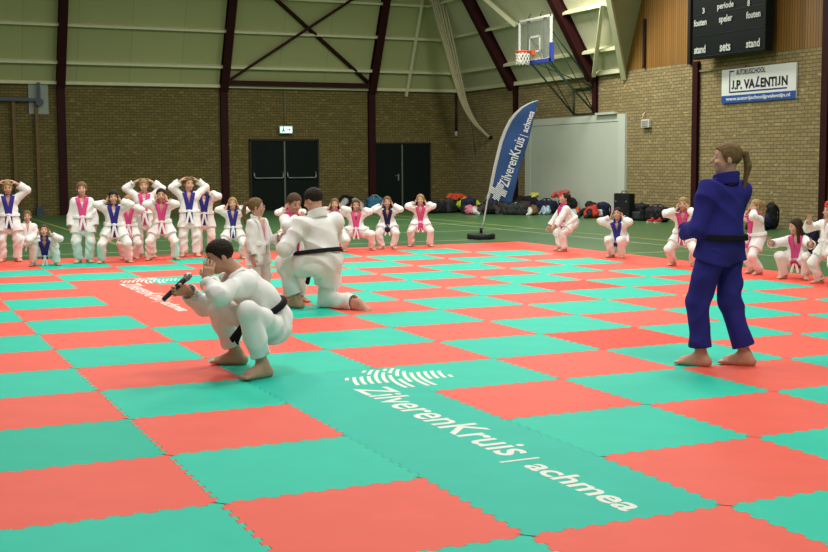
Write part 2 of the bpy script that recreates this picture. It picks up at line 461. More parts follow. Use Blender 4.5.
        for s in (-1, 1):
            l = cap(Q, hipj[s], K[s], .050*H, .036*H); l = smin(l, cap(Q, K[s], A[s], .034*H, .0215*H), .02*H)
            cz = V3(0, 0, 1) if abs(toe[s][2]) < .6 else -pf
            lat = np.cross(toe[s], cz).astype(F); lat = nrm(lat); up_ = np.cross(lat, toe[s]).astype(F)
            drop = up_*F(-.026*H)
            heel = A[s]+drop-toe[s]*F(.022*H); ball = A[s]+drop*F(1.15)+toe[s]*F(.078*H)
            ft = cap(Q, heel, ball, .0205*H, .0140*H)
            ft = smin(ft, cap(Q, heel+lat*F(.0*H), ball+lat*F(.012*H), .016*H, .0125*H), .02*H)
            ft = smin(ft, cap(Q, heel, ball-lat*F(.012*H), .016*H, .0125*H), .02*H)
            ft = smin(ft, cap(Q, A[s]+up_*F(.005*H), ball+up_*F(.004*H), .0215*H, .012*H), .02*H)
            for k in range(5):
                o = (k-2)*.0105*H; L = (.030-.0025*abs(k-1)) * H
                b_ = ball+lat*F(o)*F(1) ; e_ = b_+toe[s]*F(L*(1.1 if k*-1 == 0 else 1))-up_*F(.004*H)
                ft = smin(ft, cap(Q, b_, e_, .0085*H, .0068*H), .006*H)
            l = smin(l, ft, .02*H)
            d = smin(d, l, .03*H)
        return hands_sdf(Q, d)
    pts = [pel, N, HC]+[x for s in (-1, 1) for x in (S[s], E[s], W[s], W[s]+hd[s]*F(ha), K[s], A[s], A[s]+toe[s]*F(.13*H))]
    pts = np.array(pts); lo = pts.min(0)-.11*H; hi = pts.max(0)+.11*H
    body = sdf_obj('person', body_sdf, lo, hi, hb or (.0062 if kid else .0058), skin(sk))
    body.location = loc; body.rotation_euler = (0, 0, face)
    tag(body, label, 'person', group)

    # ---- jacket
    cf = creases
    wf = wide*(1.0 if kid else .95)
    def torso_j(Q):
        d = ell(Q, pel+u*F(.04*H), [pr_, pf, nrm(u+V3(0, 0, 1))], (.100*H*wf, .088*H*wf, .085*H))
        d = smin(d, cap(Q, pel+u*F(.05*H), mid, .090*H*wf, .092*H*wf, f, .82), .05*H)
        d = smin(d, cap(Q, mid, N-u*F(.10*H), .092*H*wf, .094*H*wf, f, .80), .05*H)
        d = smin(d, cap(Q, S[-1]+r*F(.015*H)-u*F(.01*H), S[1]-r*F(.015*H)-u*F(.01*H), .050*H, .050*H), .04*H)
        d = smin(d, cap(Q, N-u*F(.04*H), N-u*F(.0*H), .058*H, .040*H), .03*H)
        return d
    knee_close = {s: nrm(K[s]-hipj[s]) for s in (-1, 1)}
    def skirt(Q, cr=0):
        d = None
        for s in (-1, 1):
            kd = knee_close[s]; L = P.get('skirt', .135)*H
            a = pel+pr_*F(s*.02*H)+V3(0, 0, .03*H); b = hipj[s]+kd*F(L)
            e = cap(Q, a, b, .090*H*wf, .082*H*wf)+cr
            e = np.maximum(e, halfp(Q, b, kd))
            d = e if d is None else smin(d, e, .04*H)
        return d
    sl = {}
    for s in (-1, 1): sl[s] = E[s]+(W[s]-E[s])*F(P.get('sleeve', .80))
    def sleeves(Q, d, cr=0):
        for s in (-1, 1):
            fd = nrm(W[s]-E[s])
            e = cap(Q, S[s]-r*F(s*.015*H), E[s], .051*H*wf, .045*H*wf)
            e2 = cap(Q, E[s], sl[s]+fd*F(.02*H), .044*H*wf, .046*H*wf)+cr
            e = e+cr
            e2 = np.maximum(e2, halfp(Q, sl[s], fd))
            e2 = np.maximum(e2, -cap(Q, sl[s]-fd*F(.035*H), sl[s]+fd*F(.05*H), .038*H*wf, .040*H*wf))
            d = smin(d, smin(e, e2, .015*H), .03*H)
        return d
    vd = (vdepth if vdepth is not None else (.16 if kid else .17))*H
    w0 = (.034 if kid else .038)*H
    amp = .0085*H
    seed = (sum(map(ord, label)) % 97)*.37
    def chestc(Q):
        q = Q-N; return q@r, q@f, q@u
    def vw(uu): return F(w0)*np.clip((uu+F(vd))/F(vd), 0, 1.4)
    def full_j(Q, cr=0):
        return sleeves(Q, smin(torso_j(Q)+cr, skirt(Q, cr), .03*H), cr)
    def jacket(Q):
        d = full_j(Q, F(amp)*cf(Q, H/1.3, seed)*F(.6))
        a, b, c = chestc(Q)
        wv = vw(c)+F(openj*H)
        cut = np.maximum(np.abs(a)-wv, -b)
        cut = np.maximum(cut, -(c+F(vd)) if not openj else -(c+F(.6*H)))
        d = np.maximum(d, -cut)
        d = np.maximum(d, -cap(Q, N-u*F(.02*H), N+nd*F(.08*H), .044*H, .050*H))
        return d
    jk = sdf_obj('judo_jacket', jacket, lo-.03*H, hi+.03*H, hc, WHITE() if gi == 'white' else BLUEGI(), body)
    # ---- collar band
    bw = (.021 if kid else .019)*H*P.get('band', 1)
    def collar_f(Q):
        a, b, c = chestc(Q)
        t = full_j(Q)
        wv = vw(c)+F(openj*H)
        band = np.abs(np.abs(a)-wv-F(bw*.6))-F(bw)
        fr = np.maximum(np.maximum(t-F(.010*H), -t-F(.018*H)), np.maximum(band, -b-F(.01*H)))
        low = P.get('collar_low', .36)*H
        fr = np.maximum(fr, np.maximum(c-F(.015*H), -(c+F(low))))
        # ring round the back of the neck
        rad = np.sqrt(a*a+(b+F(.006*H))**2)
        ring = np.maximum(np.abs(rad-F(w0+.008*H))-F(.011*H), np.abs(c-F(.010*H)+b*F(.25))-F(.026*H))
        ring = np.maximum(ring, b-F(.025*H))
        return fr if P.get('flat_collar') else np.minimum(fr, ring)
    cm = cmat(collar) if collar in ('pink', 'blue', 'navy') else (WHITE() if gi == 'white' else BLUEGI())
    sdf_obj('collar', collar_f, N-V3(.17, .17, .46)*F(H), N+V3(.17, .17, .12)*F(H), hc*.9, cm, jk)
    # ---- belt
    bc = pel+u*F(P.get('beltz', .070)*H)
    bd = nrm(u+V3(P.get('belt_tilt', (0, 0, 0))))
    bh = (.018 if kid else .0125)*H
    def belt_f(Q):
        t = smin(torso_j(Q), skirt(Q), .03*H)
        return np.maximum(np.maximum(t-F(.010*H), -t-F(.02*H)), np.abs((Q-bc)@bd)-F(bh))
    bm_ = cmat(belt)
    bt = sdf_obj('belt', belt_f, bc-F(.20*H), bc+F(.20*H), hc*.8, bm_, body)
    # knot and tails in front
    tt = np.linspace(0, .25*H, 120).astype(F); ray_ = bc+tt[:, None]*f
    tv = torso_j(ray_.astype(F)); kz = tt[np.argmax(tv > 0)] if (tv > 0).any() else .1*H
    kp = bc+f*F(kz+.012*H)
    if knot:
        down = nrm(V3(0, 0, -1)+f*F(P.get('tailf', .12)))
        def knot_f(Q): return ell(Q, kp, [r, f, u], (.022*H, .013*H, .018*H))
        sdf_obj('knot', knot_f, kp-F(.05*H), kp+F(.05*H), hc*.8, bm_, bt)
        for s in (-1, 1):
            e = kp+down*F(P.get('tail', .17)*H)+r*F(s*.035*H)
            a0 = kp+F(.004*H)*f
            def tail_f(Q): return cap(Q, a0, e, .0135*H, .0145*H, f, .38)
            sdf_obj('belt_tail', tail_f, np.minimum(a0, e)-F(.03*H), np.maximum(a0, e)+F(.03*H), hc*.8, bm_, bt)
    # ---- trousers
    hem = P.get('hem', .80)
    def trousers(Q):
        cr = F(amp)*cf(Q, H/1.3, seed+3)*F(.6)
        d = ell(Q, pel+V3(0, 0, .01*H), [pr_, pf, V3(0, 0, 1)], (.092*H, .084*H, .080*H))+cr
        for s in (-1, 1):
            sd = nrm(A[s]-K[s]); e_ = K[s]+(A[s]-K[s])*F(hem)
            l = cap(Q, hipj[s], K[s], .070*H*wf, .055*H*wf)+cr
            l2 = cap(Q, K[s], e_+sd*F(.02*H), .054*H*wf, .052*H*wf)+cr
            l2 = np.maximum(l2, halfp(Q, e_, sd))
            l2 = np.maximum(l2, -cap(Q, e_-sd*F(.03*H), e_+sd*F(.05*H), .043*H*wf, .044*H*wf))
            l = smin(l, l2, .015*H)
            d = smin(d, l, .02*H)
        return np.maximum(d, -(Q[:, 2]-F(.008)))
    p2 = np.array([pel]+[x for s in (-1, 1) for x in (K[s], A[s])])
    sdf_obj('trousers', trousers, p2.min(0)-.12*H, p2.max(0)+.13*H, hc, WHITE() if gi == 'white' else BLUEGI(), body)
    if shirt:
        def shirt_f(Q):
            d = cap(Q, pel, mid, .078*H, .076*H, f, .8); d = smin(d, cap(Q, mid, N-u*F(.09*H), .076*H, .086*H, f, .78), .05*H)
            d = smin(d, cap(Q, N-u*F(.05*H), N-u*F(.03*H), .06*H, .045*H), .03*H)
            return np.maximum(d, -cap(Q, N-u*F(.02*H)+f*F(.02*H), N+nd*F(.08*H), .040*H, .05*H))
        sdf_obj('undershirt', shirt_f, pel-F(.14*H), N+F(.16*H), hc, shirt, body)
    # ---- hair
    style, hcol = hair
    def hair_f(Q):
        q = (Q-HC)@np.array(hax, F).T/F(hh); x, y, z = q[:, 0], q[:, 1], q[:, 2]
        tk = .035 if style != 'crop' else .028
        d = ell(Q, hl(0, -.07, .15), hax, ((.355+tk)*hh, (.425+tk)*hh, (.375+tk)*hh))
        wob = F(.022)*np.sin(x*21+np.sin(z*9)*2+seed)+F(.012)*np.sin(x*47+y*23)
        if style in ('short', 'crop'):
            thr = np.where(y > .06, -.02+1.15*(y-.06), np.where(y > -.12, -.10+.2*(y+.12), -.10+.75*(y+.12)))
            thr = np.minimum(thr, .30)
        elif style == 'fringe':
            thr = np.where(y > .10, np.minimum(.24, -.2+2.2*(y-.10)), np.where(y > -.1, -.22, -.34))
        else:
            thr = np.where(y > .08, np.minimum(.36, -.08+1.6*(y-.08)), np.where(y > -.1, -.12, -.36))
        d = np.maximum(d, (thr-z+wob*1.2)*F(hh))
        if style in ('long', 'bob'):
            L = -1.15 if style == 'long' else -.52
            for s in (-1, 1):
                d = smin(d, cap(Q, hl(s*.31, -.04, .10), hl(s*.40, .10, L*.9), .125*hh, .11*hh), .05*hh)
                d = smin(d, cap(Q, hl(s*.20, -.30, .0), hl(s*.22, -.25, L), .14*hh, .11*hh), .06*hh)
            d = smin(d, cap(Q, hl(0, -.36, 0), hl(0, -.33, L), .15*hh, .12*hh), .06*hh)
        if style == 'ponytail':
            d = smin(d, cap(Q, hl(0, -.40, .22), hl(0, -.62, .20), .08*hh, .09*hh), .05*hh)
            d = smin(d, cap(Q, hl(0, -.62, .20), hl(.02, -.74, -.20), .10*hh, .115*hh), .06*hh)
            d = smin(d, cap(Q, hl(.02, -.74, -.20), hl(.03, -.66, -.95), .120*hh, .05*hh), .06*hh)
        return d+F(.004*hh)*(np.sin(x*60+z*14+seed)+np.sin(y*55+x*20))
    ext = 1.35 if style in ('long', 'ponytail') else .8
    sdf_obj('hair', hair_f, HC-F(hh*ext), HC+F(hh*.75), hc*.72, hmat(hcol), body)
    # ---- face
    def blob(name, c, rad, m, axes=hax, par=body):
        bmx = bmesh.new(); bmesh.ops.create_icosphere(bmx, subdivisions=2, radius=1)
        for v in bmx.verts: v.co = Vector((V3(c)+axes[0]*F(v.co.x*rad[0])+axes[1]*F(v.co.y*rad[1])+axes[2]*F(v.co.z*rad[2])).tolist())
        me = bpy.data.meshes.new(name); bmx.to_mesh(me); bmx.free()
        for p_ in me.polygons: p_.use_smooth = True
        return link(name, me, m, par)
    for s in (-1, 1):
        e = blob('eye', hl(s*.15, .348, .03), (.056*hh, .036*hh, .024*hh), mat('eye_white', (.5, .46, .42), .3, .5))
        blob('iris', hl(s*.15, .376, .03), (.030*hh, .014*hh, .026*hh), mat('iris_brown', (.03, .018, .012), .2, .5), par=e)
        blob('eyebrow', hl(s*.155, .372, .115), (.085*hh, .025*hh, .016*hh), hmat(hcol))
    blob('mouth', hl(0, .408, -.245), (.085*hh, .020*hh, .012*hh+(.02*hh if P.get('mouth') else 0)), mat('lips', (.36, .08, .07), .5))
    return body, dict(HC=HC, hl=hl, hax=hax, hh=hh, W=W, hd=hd, pn=pn, N=N, S=S, u=u, f=f, r=r, pel=pel, E=E, K=K, A=A, hs=hs, kp=kp)
# ------------------------------------------------------------------ the hall
XR, YB, FZ, EZ = 18.0, 32.6, -.04, 4.0
TB, TR = math.tan(math.radians(66)), math.tan(math.radians(59))
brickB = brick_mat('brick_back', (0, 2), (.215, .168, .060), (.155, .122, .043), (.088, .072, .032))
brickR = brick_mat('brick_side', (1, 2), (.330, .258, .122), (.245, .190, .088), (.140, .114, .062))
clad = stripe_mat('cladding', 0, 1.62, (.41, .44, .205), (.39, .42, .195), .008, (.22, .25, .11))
clad2 = stripe_mat('cladding_side_lit', 1, 1.62, (.60, .60, .40), (.58, .58, .385), .008, (.33, .34, .22))  # same cladding in a lighter copy, stronger light put into its colour
cream = mat('cream_paint', (.66, .66, .42), .6, .3, .06, 6)
maroon = mat('maroon_steel', (.034, .008, .008), .6, .12, .1, 5)
wood = stripe_mat('wood_slats', 1, .085, (.29, .145, .026), (.215, .10, .016), .2, (.06, .028, .006))
floor_m = mat('green_sports_floor', (.066, .160, .056), .34, .34, .10, 1.2)
struct(MB().box((4, 12.3, FZ-.15), (28.6, 45, .3)).build('floor', floor_m), 'green sports hall floor with painted lines')
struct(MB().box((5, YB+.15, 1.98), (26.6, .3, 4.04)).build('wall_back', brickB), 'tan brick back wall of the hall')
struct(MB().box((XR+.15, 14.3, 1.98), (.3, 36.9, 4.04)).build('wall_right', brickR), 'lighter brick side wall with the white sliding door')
struct(MB().box((XR+.12, 7.1, 6.3), (.24, 30.2, 4.6)).build('trim_1', wood), 'upright wooden slat cladding above the side wall')
# sloped upper cladding, one panel field per wall, meeting on a hip
ZT = 8.6
def pB(x, z, o=0): return Vector((x, YB-(z-EZ)/TB+o*math.sin(math.radians(66)), z+o*math.cos(math.radians(66))))
def pR(y, z, o=0): return Vector((XR-(z-EZ)/TR+o*math.sin(math.radians(59)), y, z+o*math.cos(math.radians(59))))
hx_ = lambda z: XR-(z-EZ)/TR
hy_ = lambda z: YB-(z-EZ)/TB
struct(MB().prism([pB(-8, EZ), pB(XR, EZ), pB(hx_(ZT), ZT), pB(-8, ZT)], (0, .1, .06)).build('ceiling', clad), 'sloping sage green cladding above the back wall')
struct(MB().prism([pR(YB, EZ), pR(22.2, EZ), pR(19.85, ZT), pR(hy_(ZT), ZT)], (.1, 0, .06)).build('ceiling', clad2), 'sloping sage green cladding above the sliding door')
struct(MB().prism([pR(22.2, EZ), Vector((XR, 20.44, ZT)), pR(19.85, ZT)], (.0, .08, .0)).build('trim_2', mat('cheek_panel', (.36, .37, .20), .8, .1, .05, 3)), 'shade-darkened end panel closing the sloping cladding')  # cladding colour darkened for the shadowed cheek
n = 3
for z in (4.62, 5.70, 6.75, 7.7):
    for fn, a, b, nm in ((pB, -8, hx_(z), 'back wall'), (pR, 22.2-.51*(z-EZ), hy_(z), 'sliding door')):
        q = MB().prism([fn(a, z), fn(b, z), fn(b, z, -.17), fn(a, z, -.17)], (0, 0, .07))
        struct(q.build('trim_%d' % n, cream)); n += 1
struct(MB().box((5, YB-.06, EZ+.01), (26, .14, .10)).build('trim_%d' % n, cream)); n += 1
struct(MB().box((XR-.06, 27.4, EZ+.01), (.14, 10.4, .12)).build('trim_%d' % n, cream)); n += 1
# soldier courses over the doors
sold = brick_mat('brick_soldier', (0, 2), (.22, .17, .062), (.16, .125, .044), (.088, .072, .03), .085, .24, 0)
struct(MB().box((11.55, YB-.003, 2.40), (2.5, .02, .24)).build('trim_%d' % n, sold)); n += 1
struct(MB().box((15.8, YB-.003, 2.28), (2.3, .02, .24)).build('trim_%d' % n, sold)); n += 1

# steel frames
def frame_back(x, label):
    r = empty('steel_column', (x, YB, FZ)); tag(r, label, 'column', 'maroon steel columns')
    m = MB()
    for dy in (-.02, -.14): m.box((0, dy, 2.05), (.24, .02, 4.1))
    m.box((0, -.08, 2.05), (.03, .12, 4.1)); m.box((0, -.08, 4.06), (.25, .16, .1)); m.box((0, -.08, .01), (.30, .18, .02)); m.build('post', maroon, r)
    m = MB(); o = Vector((x, YB, FZ))
    a, b = pB(x, 3.95, -.02)-o, pB(x, 8.5, -.02)-o; d = Vector((0, -math.sin(math.radians(66)), -math.cos(math.radians(66))))*.22
    m.bar(a, b, .02, .26, (1, 0, 0)); m.bar(a+d, b+d, .02, .26, (1, 0, 0)); m.bar(a+d/2, b+d/2, .22, .03, (1, 0, 0))
    m.build('rafter', maroon, r)
frame_back(4.38, 'maroon steel column behind the child with the pink collar')
frame_back(9.51, 'maroon steel column at the lit exit sign bay, before the first double door')
frame_back(14.69, 'maroon steel column standing between the two dark double doors')
def frame_side(y, label, raf=True, h=4.1, z0=0):
    r = empty('steel_column', (XR, y, FZ)); tag(r, label, 'column', 'maroon steel columns')
    m = MB(); m.box((-.02, 0, (z0+h)/2), (.02, .20, h-z0)); m.box((-.09, 0, (z0+h)/2), (.02, .20, h-z0)); m.box((-.055, 0, (z0+h)/2), (.07, .03, h-z0))
    if not z0: m.box((-.055, 0, .01), (.11, .26, .02))
    m.box((-.055, 0, h-.04), (.10, .21, .08)); m.build('post', maroon, r)
    if raf:
        m = MB(); o = Vector((XR, y, FZ)); a, b = pR(y, 3.95, -.02)-o, pR(y, 8.5, -.02)-o
        d = Vector((-math.sin(math.radians(59)), 0, -math.cos(math.radians(59))))*.30
        m.bar(a, b, .02, .26, (0, 1, 0)); m.bar(a+d, b+d, .02, .26, (0, 1, 0)); m.bar(a+d/2, b+d/2, .28, .03, (0, 1, 0)); m.build('rafter', maroon, r)
frame_side(28.29, 'maroon steel column and sloping rafter behind the blue beach flag')
frame_side(23.65, 'maroon steel column ending above the white door at the hoop bracket', True, 4.1, 2.95)
frame_side(19.02, 'maroon steel column beneath the dark scoreboard', False, 4.04)
frame_side(14.48, 'maroon steel column at the right hand end of the sign wall', False, 8.0)
# horizontal strut and cross brace between the two back rafters
m = MB(); m.bar(pB(9.5, 4.17, -.14), pB(14.7, 4.17, -.14), .16, .16); m.build('trim_%d' % n, maroon)['kind'] = 'structure'; n += 1
br = empty('cross_brace', (12.1, 31.7, 5.7)); tag(br, 'dark steel cross brace above the lit exit sign', 'brace')
o = Vector((12.1, 31.7, 5.7))
MB().bar(pB(9.65, 4.25, -.15)-o, pB(14.5, 7.55, -.15)-o, .13, .08).build('brace_bar', maroon, br)
MB().bar(pB(14.55, 4.25, -.11)-o, pB(9.75, 7.55, -.07)-o, .13, .08).build('brace_bar', maroon, br)
def strut(a, b, w_, label):
    o = MB().bar(a, b, w_, w_*1.2).build('roof_strut', cream); tag(o, label, 'strut', 'cream roof struts')
strut(pB(16.0, 3.86, -.12), pB(16.0, 8.4, -.12), .09, 'cream roof strut over the second dark double door')
strut(pR(27.3, 6.7, -.22), pR(26.2, 5.70, -.22), .10, 'cream roof strut running behind the basketball backboard')
strut(pR(23.5, 4.05, -.20), pR(21.5, 5.78, -.20), .10, 'cream diagonal roof strut rising from the hoop column')
strut(pR(22.25, 3.85, -.12), pR(19.95, 8.4, -.12), .14, 'wider cream roof strut edging the wooden cladding')

# doors
doorm = mat('dark_door', (.006, .011, .009), .6, .12, .1, 3); steel = mat('brushed_steel', (.30, .31, .30), .4, .5, metal=.6)
def double_door(k, x0, x1, h, label, bars):
    r = empty('door_%d' % k, ((x0+x1)/2, YB, FZ)); struct(r, label)
    W_ = x1-x0
    m = MB(); m.box((-W_/2-.03, -.04, h/2+.02), (.06, .10, h+.04)); m.box((W_/2+.03, -.04, h/2+.02), (.06, .10, h+.04)); m.box((0, -.04, h+.03), (W_+.12, .10, .06)); m.build('door_frame', mat('door_frame_dark', (.018, .017, .015), .5), r)
    for s in (-1, 1):
        lf = MB().box((s*W_/4, -.03, h/2+.005), (W_/2-.03, .05, h-.02)).build('door_leaf', doorm, r)
        if bars:
            pts = [(s*W_/4-.50, -.06, 1.26), (s*W_/4-.50, -.13, 1.24), (s*W_/4-.49, -.14, 1.10), (s*W_/4-.44, -.14, 1.07), (s*W_/4+.46, -.14, 1.07), (s*W_/4+.50, -.14, 1.10), (s*W_/4+.50, -.13, 1.24), (s*W_/4+.50, -.06, 1.26)]
            MB().tube(pts, .022, 6).build('panic_bar', steel, lf)
        elif s < 0:
            MB().box((-.14, -.06, 1.05), (.05, .02, .22)).bar((-.14, -.10, 1.10), (-.28, -.10, 1.10), .02).build('handle', steel, lf)
    MB().box((0, -.065, h/2), (.05, .03, h-.03)).build('meeting_strip', mat('strip_grey', (.16, .17, .14), .5, metal=.3), r)
double_door(1, 10.40, 12.70, 2.30, 'dark double door with panic bars below the exit sign', True)
double_door(2, 14.80, 16.86, 2.19, 'dark double door with one handle in the corner bay', False)
wd = empty('door_3', (XR, 24.88, FZ)); struct(wd, 'large pale grey sliding store door in the side wall')
pale = mat('pale_grey_door', (.52, .56, .47), .6, .2, .03, 2)
MB().box((-.03, 0, 1.33), (.05, 4.86, 2.66)).build('door_leaf', pale, wd)
m = MB(); m.box((-.035, 2.60, 1.43), (.07, .34, 2.86)); m.box((-.035, -2.60, 1.43), (.07, .34, 2.86)); m.box((-.035, 0, 2.77), (.07, 4.86, .20)); m.build('door_frame', mat('pale_frame', (.56, .60, .51), .6, .2, .03, 2), wd)
MB().box((-.12, -1.9, 2.90), (.10, 1.0, .06)).build('light_strip', pale, wd)
# floor lines
def line(label, a, b, wd_, col):
    m = MB(); a = Vector(a); b = Vector(b); d = (b-a).normalized(); p = Vector((-d.y, d.x))*wd_/2
    m.prism([(a.x-p.x, a.y-p.y, FZ), (b.x-p.x, b.y-p.y, FZ), (b.x+p.x, b.y+p.y, FZ), (a.x+p.x, a.y+p.y, FZ)], (0, 0, .002))
    o = m.build('trim_line', col); o['kind'] = 'structure'; o.name = 'trim_%d' % (40+len([x for x in bpy.data.objects if x.get('kind') == 'structure']))
yl = mat('yellow_line', (.42, .40, .10), .4); wl = mat('white_line', (.42, .46, .36), .4)
line('', (3.12, 14.5), (3.12, 31.5), .06, yl)
line('', (12.12, 2), (12.12, 31.5), .05, wl)
line('', (12.95, 2), (12.95, 31.5), .06, yl)
line('', (-3, 18.45), (12.95, 18.45), .05, wl)
line('', (3.12, 21.4), (12.95, 21.4), .05, yl)
line('', (10.4, 10.95), (16, 10.95), .05, wl)
line('', (-2, 15.5), (10, 15.5), .05, wl)
# ------------------------------------------------------------------ wall fittings
e = empty('exit_sign', (11.58, YB-.14, 2.62)); tag(e, 'small lit green exit sign above the dark double door', 'sign')
MB().box((0, 0, 0), (.46, .10, .26)).build('housing', mat('white_plastic', (.6, .62, .58), .4), e, .01)
MB().box((0, -.055, 0), (.40, .006, .19)).build('lit_panel', mat('exit_lit', (.62, 1, .85), .4, emit=1.6), e)
gm = mat('exit_green', (.02, .35, .20), .5, emit=.25)
q = MB(); q.box((-.10, -.06, .0), (.05, .004, .10)); q.box((-.06, -.06, -.05), (.03, .004, .07)); q.box((-.13, -.06, -.05), (.03, .004, .07)); q.box((-.1, -.06, .075), (.04, .004, .04)); q.box((.06, -.06, 0), (.12, .004, .03))
q.prism([(.10, -.058, .05), (.17, -.058, 0), (.10, -.058, -.05)], (0, -.004, 0)); q.build('pictogram', gm, e)
MB().tube([(0, .03, .12), (0, .03, 1.45)], .014, 6).build('conduit', mat('conduit_grey', (.22, .22, .15), .5), e)

e = empty('wall_siren', (XR-.06, 21.13, 2.52)); tag(e, 'small white siren box on the brick beside the pale door', 'siren')
MB().box((0, 0, 0), (.10, .36, .22)).build('housing', mat('siren_white', (.62, .62, .55), .5), e, .02)
q = MB()
for k in range(4): q.box((-.055, 0, -.07+k*.045), (.012, .28, .02))
q.build('grille', mat('siren_grille', (.25, .25, .22), .5), e)
MB().tube([(-.02, .12, .12), (-.02, .12, .25), (.05, .12, .3)], .012, 6).build('bracket', cream, e)

e = empty('corner_downpipe', (XR-.08, YB-.08, 2.5)); tag(e, 'thin dark pipe with pale end hanging in the wall corner', 'pipe')
MB().tube([(0, 0, .08), (0, 0, 1.45)], .04, 8).build('pipe', mat('pipe_dark', (.025, .015, .012), .5), e)
MB().tube([(0, 0, -.08), (0, 0, .10)], .055, 8).build('pipe_end', mat('pipe_pale', (.5, .5, .42), .5), e)

q = MB().box((XR-.025, 18.05, 3.755), (.05, 1.75, .05)).build('cable_duct', mat('duct_tan', (.22, .17, .09), .6)); tag(q, 'short tan duct on the brick under the scoreboard', 'ledge')  # thin raised tan strip on the brick, a little darker than it
q = MB().box((XR-.05, 21.27, 4.65), (.06, .07, 1.3)).build('wall_rail', mat('rail_dark', (.02, .012, .010), .5)); tag(q, 'short dark upright rail on the wooden cladding', 'rail')

# gym apparatus on the left of the back wall
bluem = mat('blue_steel', (.030, .055, .085), .4, .5)
e = empty('volleyball_winch', (3.72, YB-.16, 3.5)); tag(e, 'pale wall plate with blue crank arm at top of the posts', 'apparatus')
MB().box((0, .13, .02), (.58, .04, .94)).build('plate', mat('plate_pale', (.34, .38, .32), .6, .3, .1, 3), e)
MB().bar((-1.9, -.04, -.02), (-.05, -.04, -.02), .09).build('arm', bluem, e)
MB().bar((.0, -.02, -.2), (.0, -.02, .5), .085).tube([(0, .02, -.1), (0, -.12, -.1)], .12, 14).build('crank', bluem, e)
for x, l in ((3.64, 'tan wooden wall post under the pale plate'), (2.97, 'tan wooden wall post further from the pale plate, nearer the corner')):
    e = empty('climbing_post', (x, YB-.12, FZ)); tag(e, l, 'post', 'tan wooden wall posts')
    MB().box((0, 0, 1.78), (.10, .10, 3.56)).build('post', mat('post_wood', (.17, .105, .035), .6, .3, .15, 6), e)
    MB().box((0, .06, 2.9), (.16, .02, .12)).box((0, .06, 1.0), (.16, .02, .12)).build('bracket', bluem, e)
    MB().box((0, -.02, .14), (.2, .2, .28)).build('foot', bluem, e)

# climbing ropes pulled aside to the side wall
rope_m = mat('rope_hemp', (.46, .41, .25), .9, .1, .2, 30)
base = [(15.66, 30.3, 8.6), (15.96, 30.22, 7.4), (16.3, 30.2, 6.05), (16.52, 30.15, 5.2), (16.75, 30.15, 4.35), (17.02, 30.15, 3.5), (17.38, 30.15, 2.88), (17.75, 30.1, 2.5), (17.93, 30.0, 2.33)]
lr = ['thick pale climbing rope, outermost of the bundle tied to the side wall', 'climbing rope second in the bundle tied to the side wall', 'climbing rope third in the bundle tied to the side wall', 'climbing rope fourth in the bundle tied to the side wall', 'climbing rope fifth in the bundle tied to the side wall', 'slack climbing rope, innermost of the bundle tied to the side wall']
for k in range(6):
    pts = []
    for i, p in enumerate(base):
        t = 1-i/(len(base)-1)
        a = k*1.05
        sp = (.035+.13*t)
        pts.append((p[0]+(k-2.5)*.085*t*1.2+.02*math.cos(a), p[1]+(k-2.5)*(-.03)*t+.02*math.sin(a), p[2]-.015*k*t))
    cu = [Vector(p) for p in pts]; fine = []
    for i in range(len(cu)-1):
        p0, p1, p2, p3 = cu[max(i-1, 0)], cu[i], cu[i+1], cu[min(i+2, len(cu)-1)]
        for s in range(4):
            t = s/4; fine.append(.5*((2*p1)+(p2-p0)*t+(2*p0-5*p1+4*p2-p3)*t*t+(3*p1-p0-3*p2+p3)*t**3))
    fine.append(cu[-1])
    o = MB().tube(fine, .028 if k else .034, 7).build('climbing_rope', rope_m); tag(o, lr[k], 'rope', 'climbing ropes tied to the side wall')
q = MB().tube([(17.28, 30.15, 3.05), (17.42, 30.3, 2.6), (17.6, 30.5, 2.1), (17.7, 30.6, 1.75)], .014, 6).build('tie_cord', mat('cord_dark', (.05, .04, .025), .8)); tag(q, 'thin dark cord dangling from the climbing ropes', 'cord')
q = MB().tube([(17.88, 30.0, 2.33), (18.0, 30.0, 2.33)], .05, 10).build('rope_hook', maroon); tag(q, 'dark wall hook holding the climbing rope bundle', 'hook')

# basketball hoop on its folded up bracket
bx, by0, by1, bz0, bz1 = 16.2, 23.15, 24.98, 4.33, 5.57
e = empty('basketball_hoop', (XR, 24.2, 2.9)); tag(e, 'glass basketball backboard with red ring on a dark folding wall bracket', 'basketball hoop')
o = Vector((XR, 24.2, 2.9)); L_ = lambda x, y, z: Vector((x, y, z))-o
glass = bpy.data.materials.new('backboard_glass'); glass.use_nodes = True
gb = glass.node_tree.nodes['Principled BSDF']; gb.inputs['Base Color'].default_value = (.55, .58, .52, 1); gb.inputs['Alpha'].default_value = .14; gb.inputs['Roughness'].default_value = .15
wp = mat('white_frame', (.66, .68, .62), .45)
bd = MB().box(L_(bx, (by0+by1)/2, (bz0+bz1)/2), (.02, by1-by0-.06, bz1-bz0-.06)).build('backboard', glass, e)
m = MB()
for z in (bz0+.03, bz1-.03): m.box(L_(bx-.005, (by0+by1)/2, z), (.05, by1-by0, .06))
for y in (by0+.03, by1-.03): m.box(L_(bx-.005, y, (bz0+bz1)/2), (.05, .06, bz1-bz0))
m.build('board_frame', wp, bd)
yc = (by0+by1)/2
m = MB()
for z in (4.62, 5.03): m.box(L_(bx-.016, yc, z), (.01, .60, .05))
for y in (yc-.28, yc+.28): m.box(L_(bx-.016, y, 4.825), (.01, .05, .45))
m.build('target_square', wp, bd)
pad = mat('blue_padding', (.030, .055, .30), .6)
MB().box(L_(bx-.01, (by0+yc+.45)/2-.02, bz0-.01), (.09, yc+.45-by0+.04, .11)).box(L_(bx-.01, by0-.01, bz0+.20), (.09, .12, .52)).build('edge_padding', pad, bd)
m = MB()
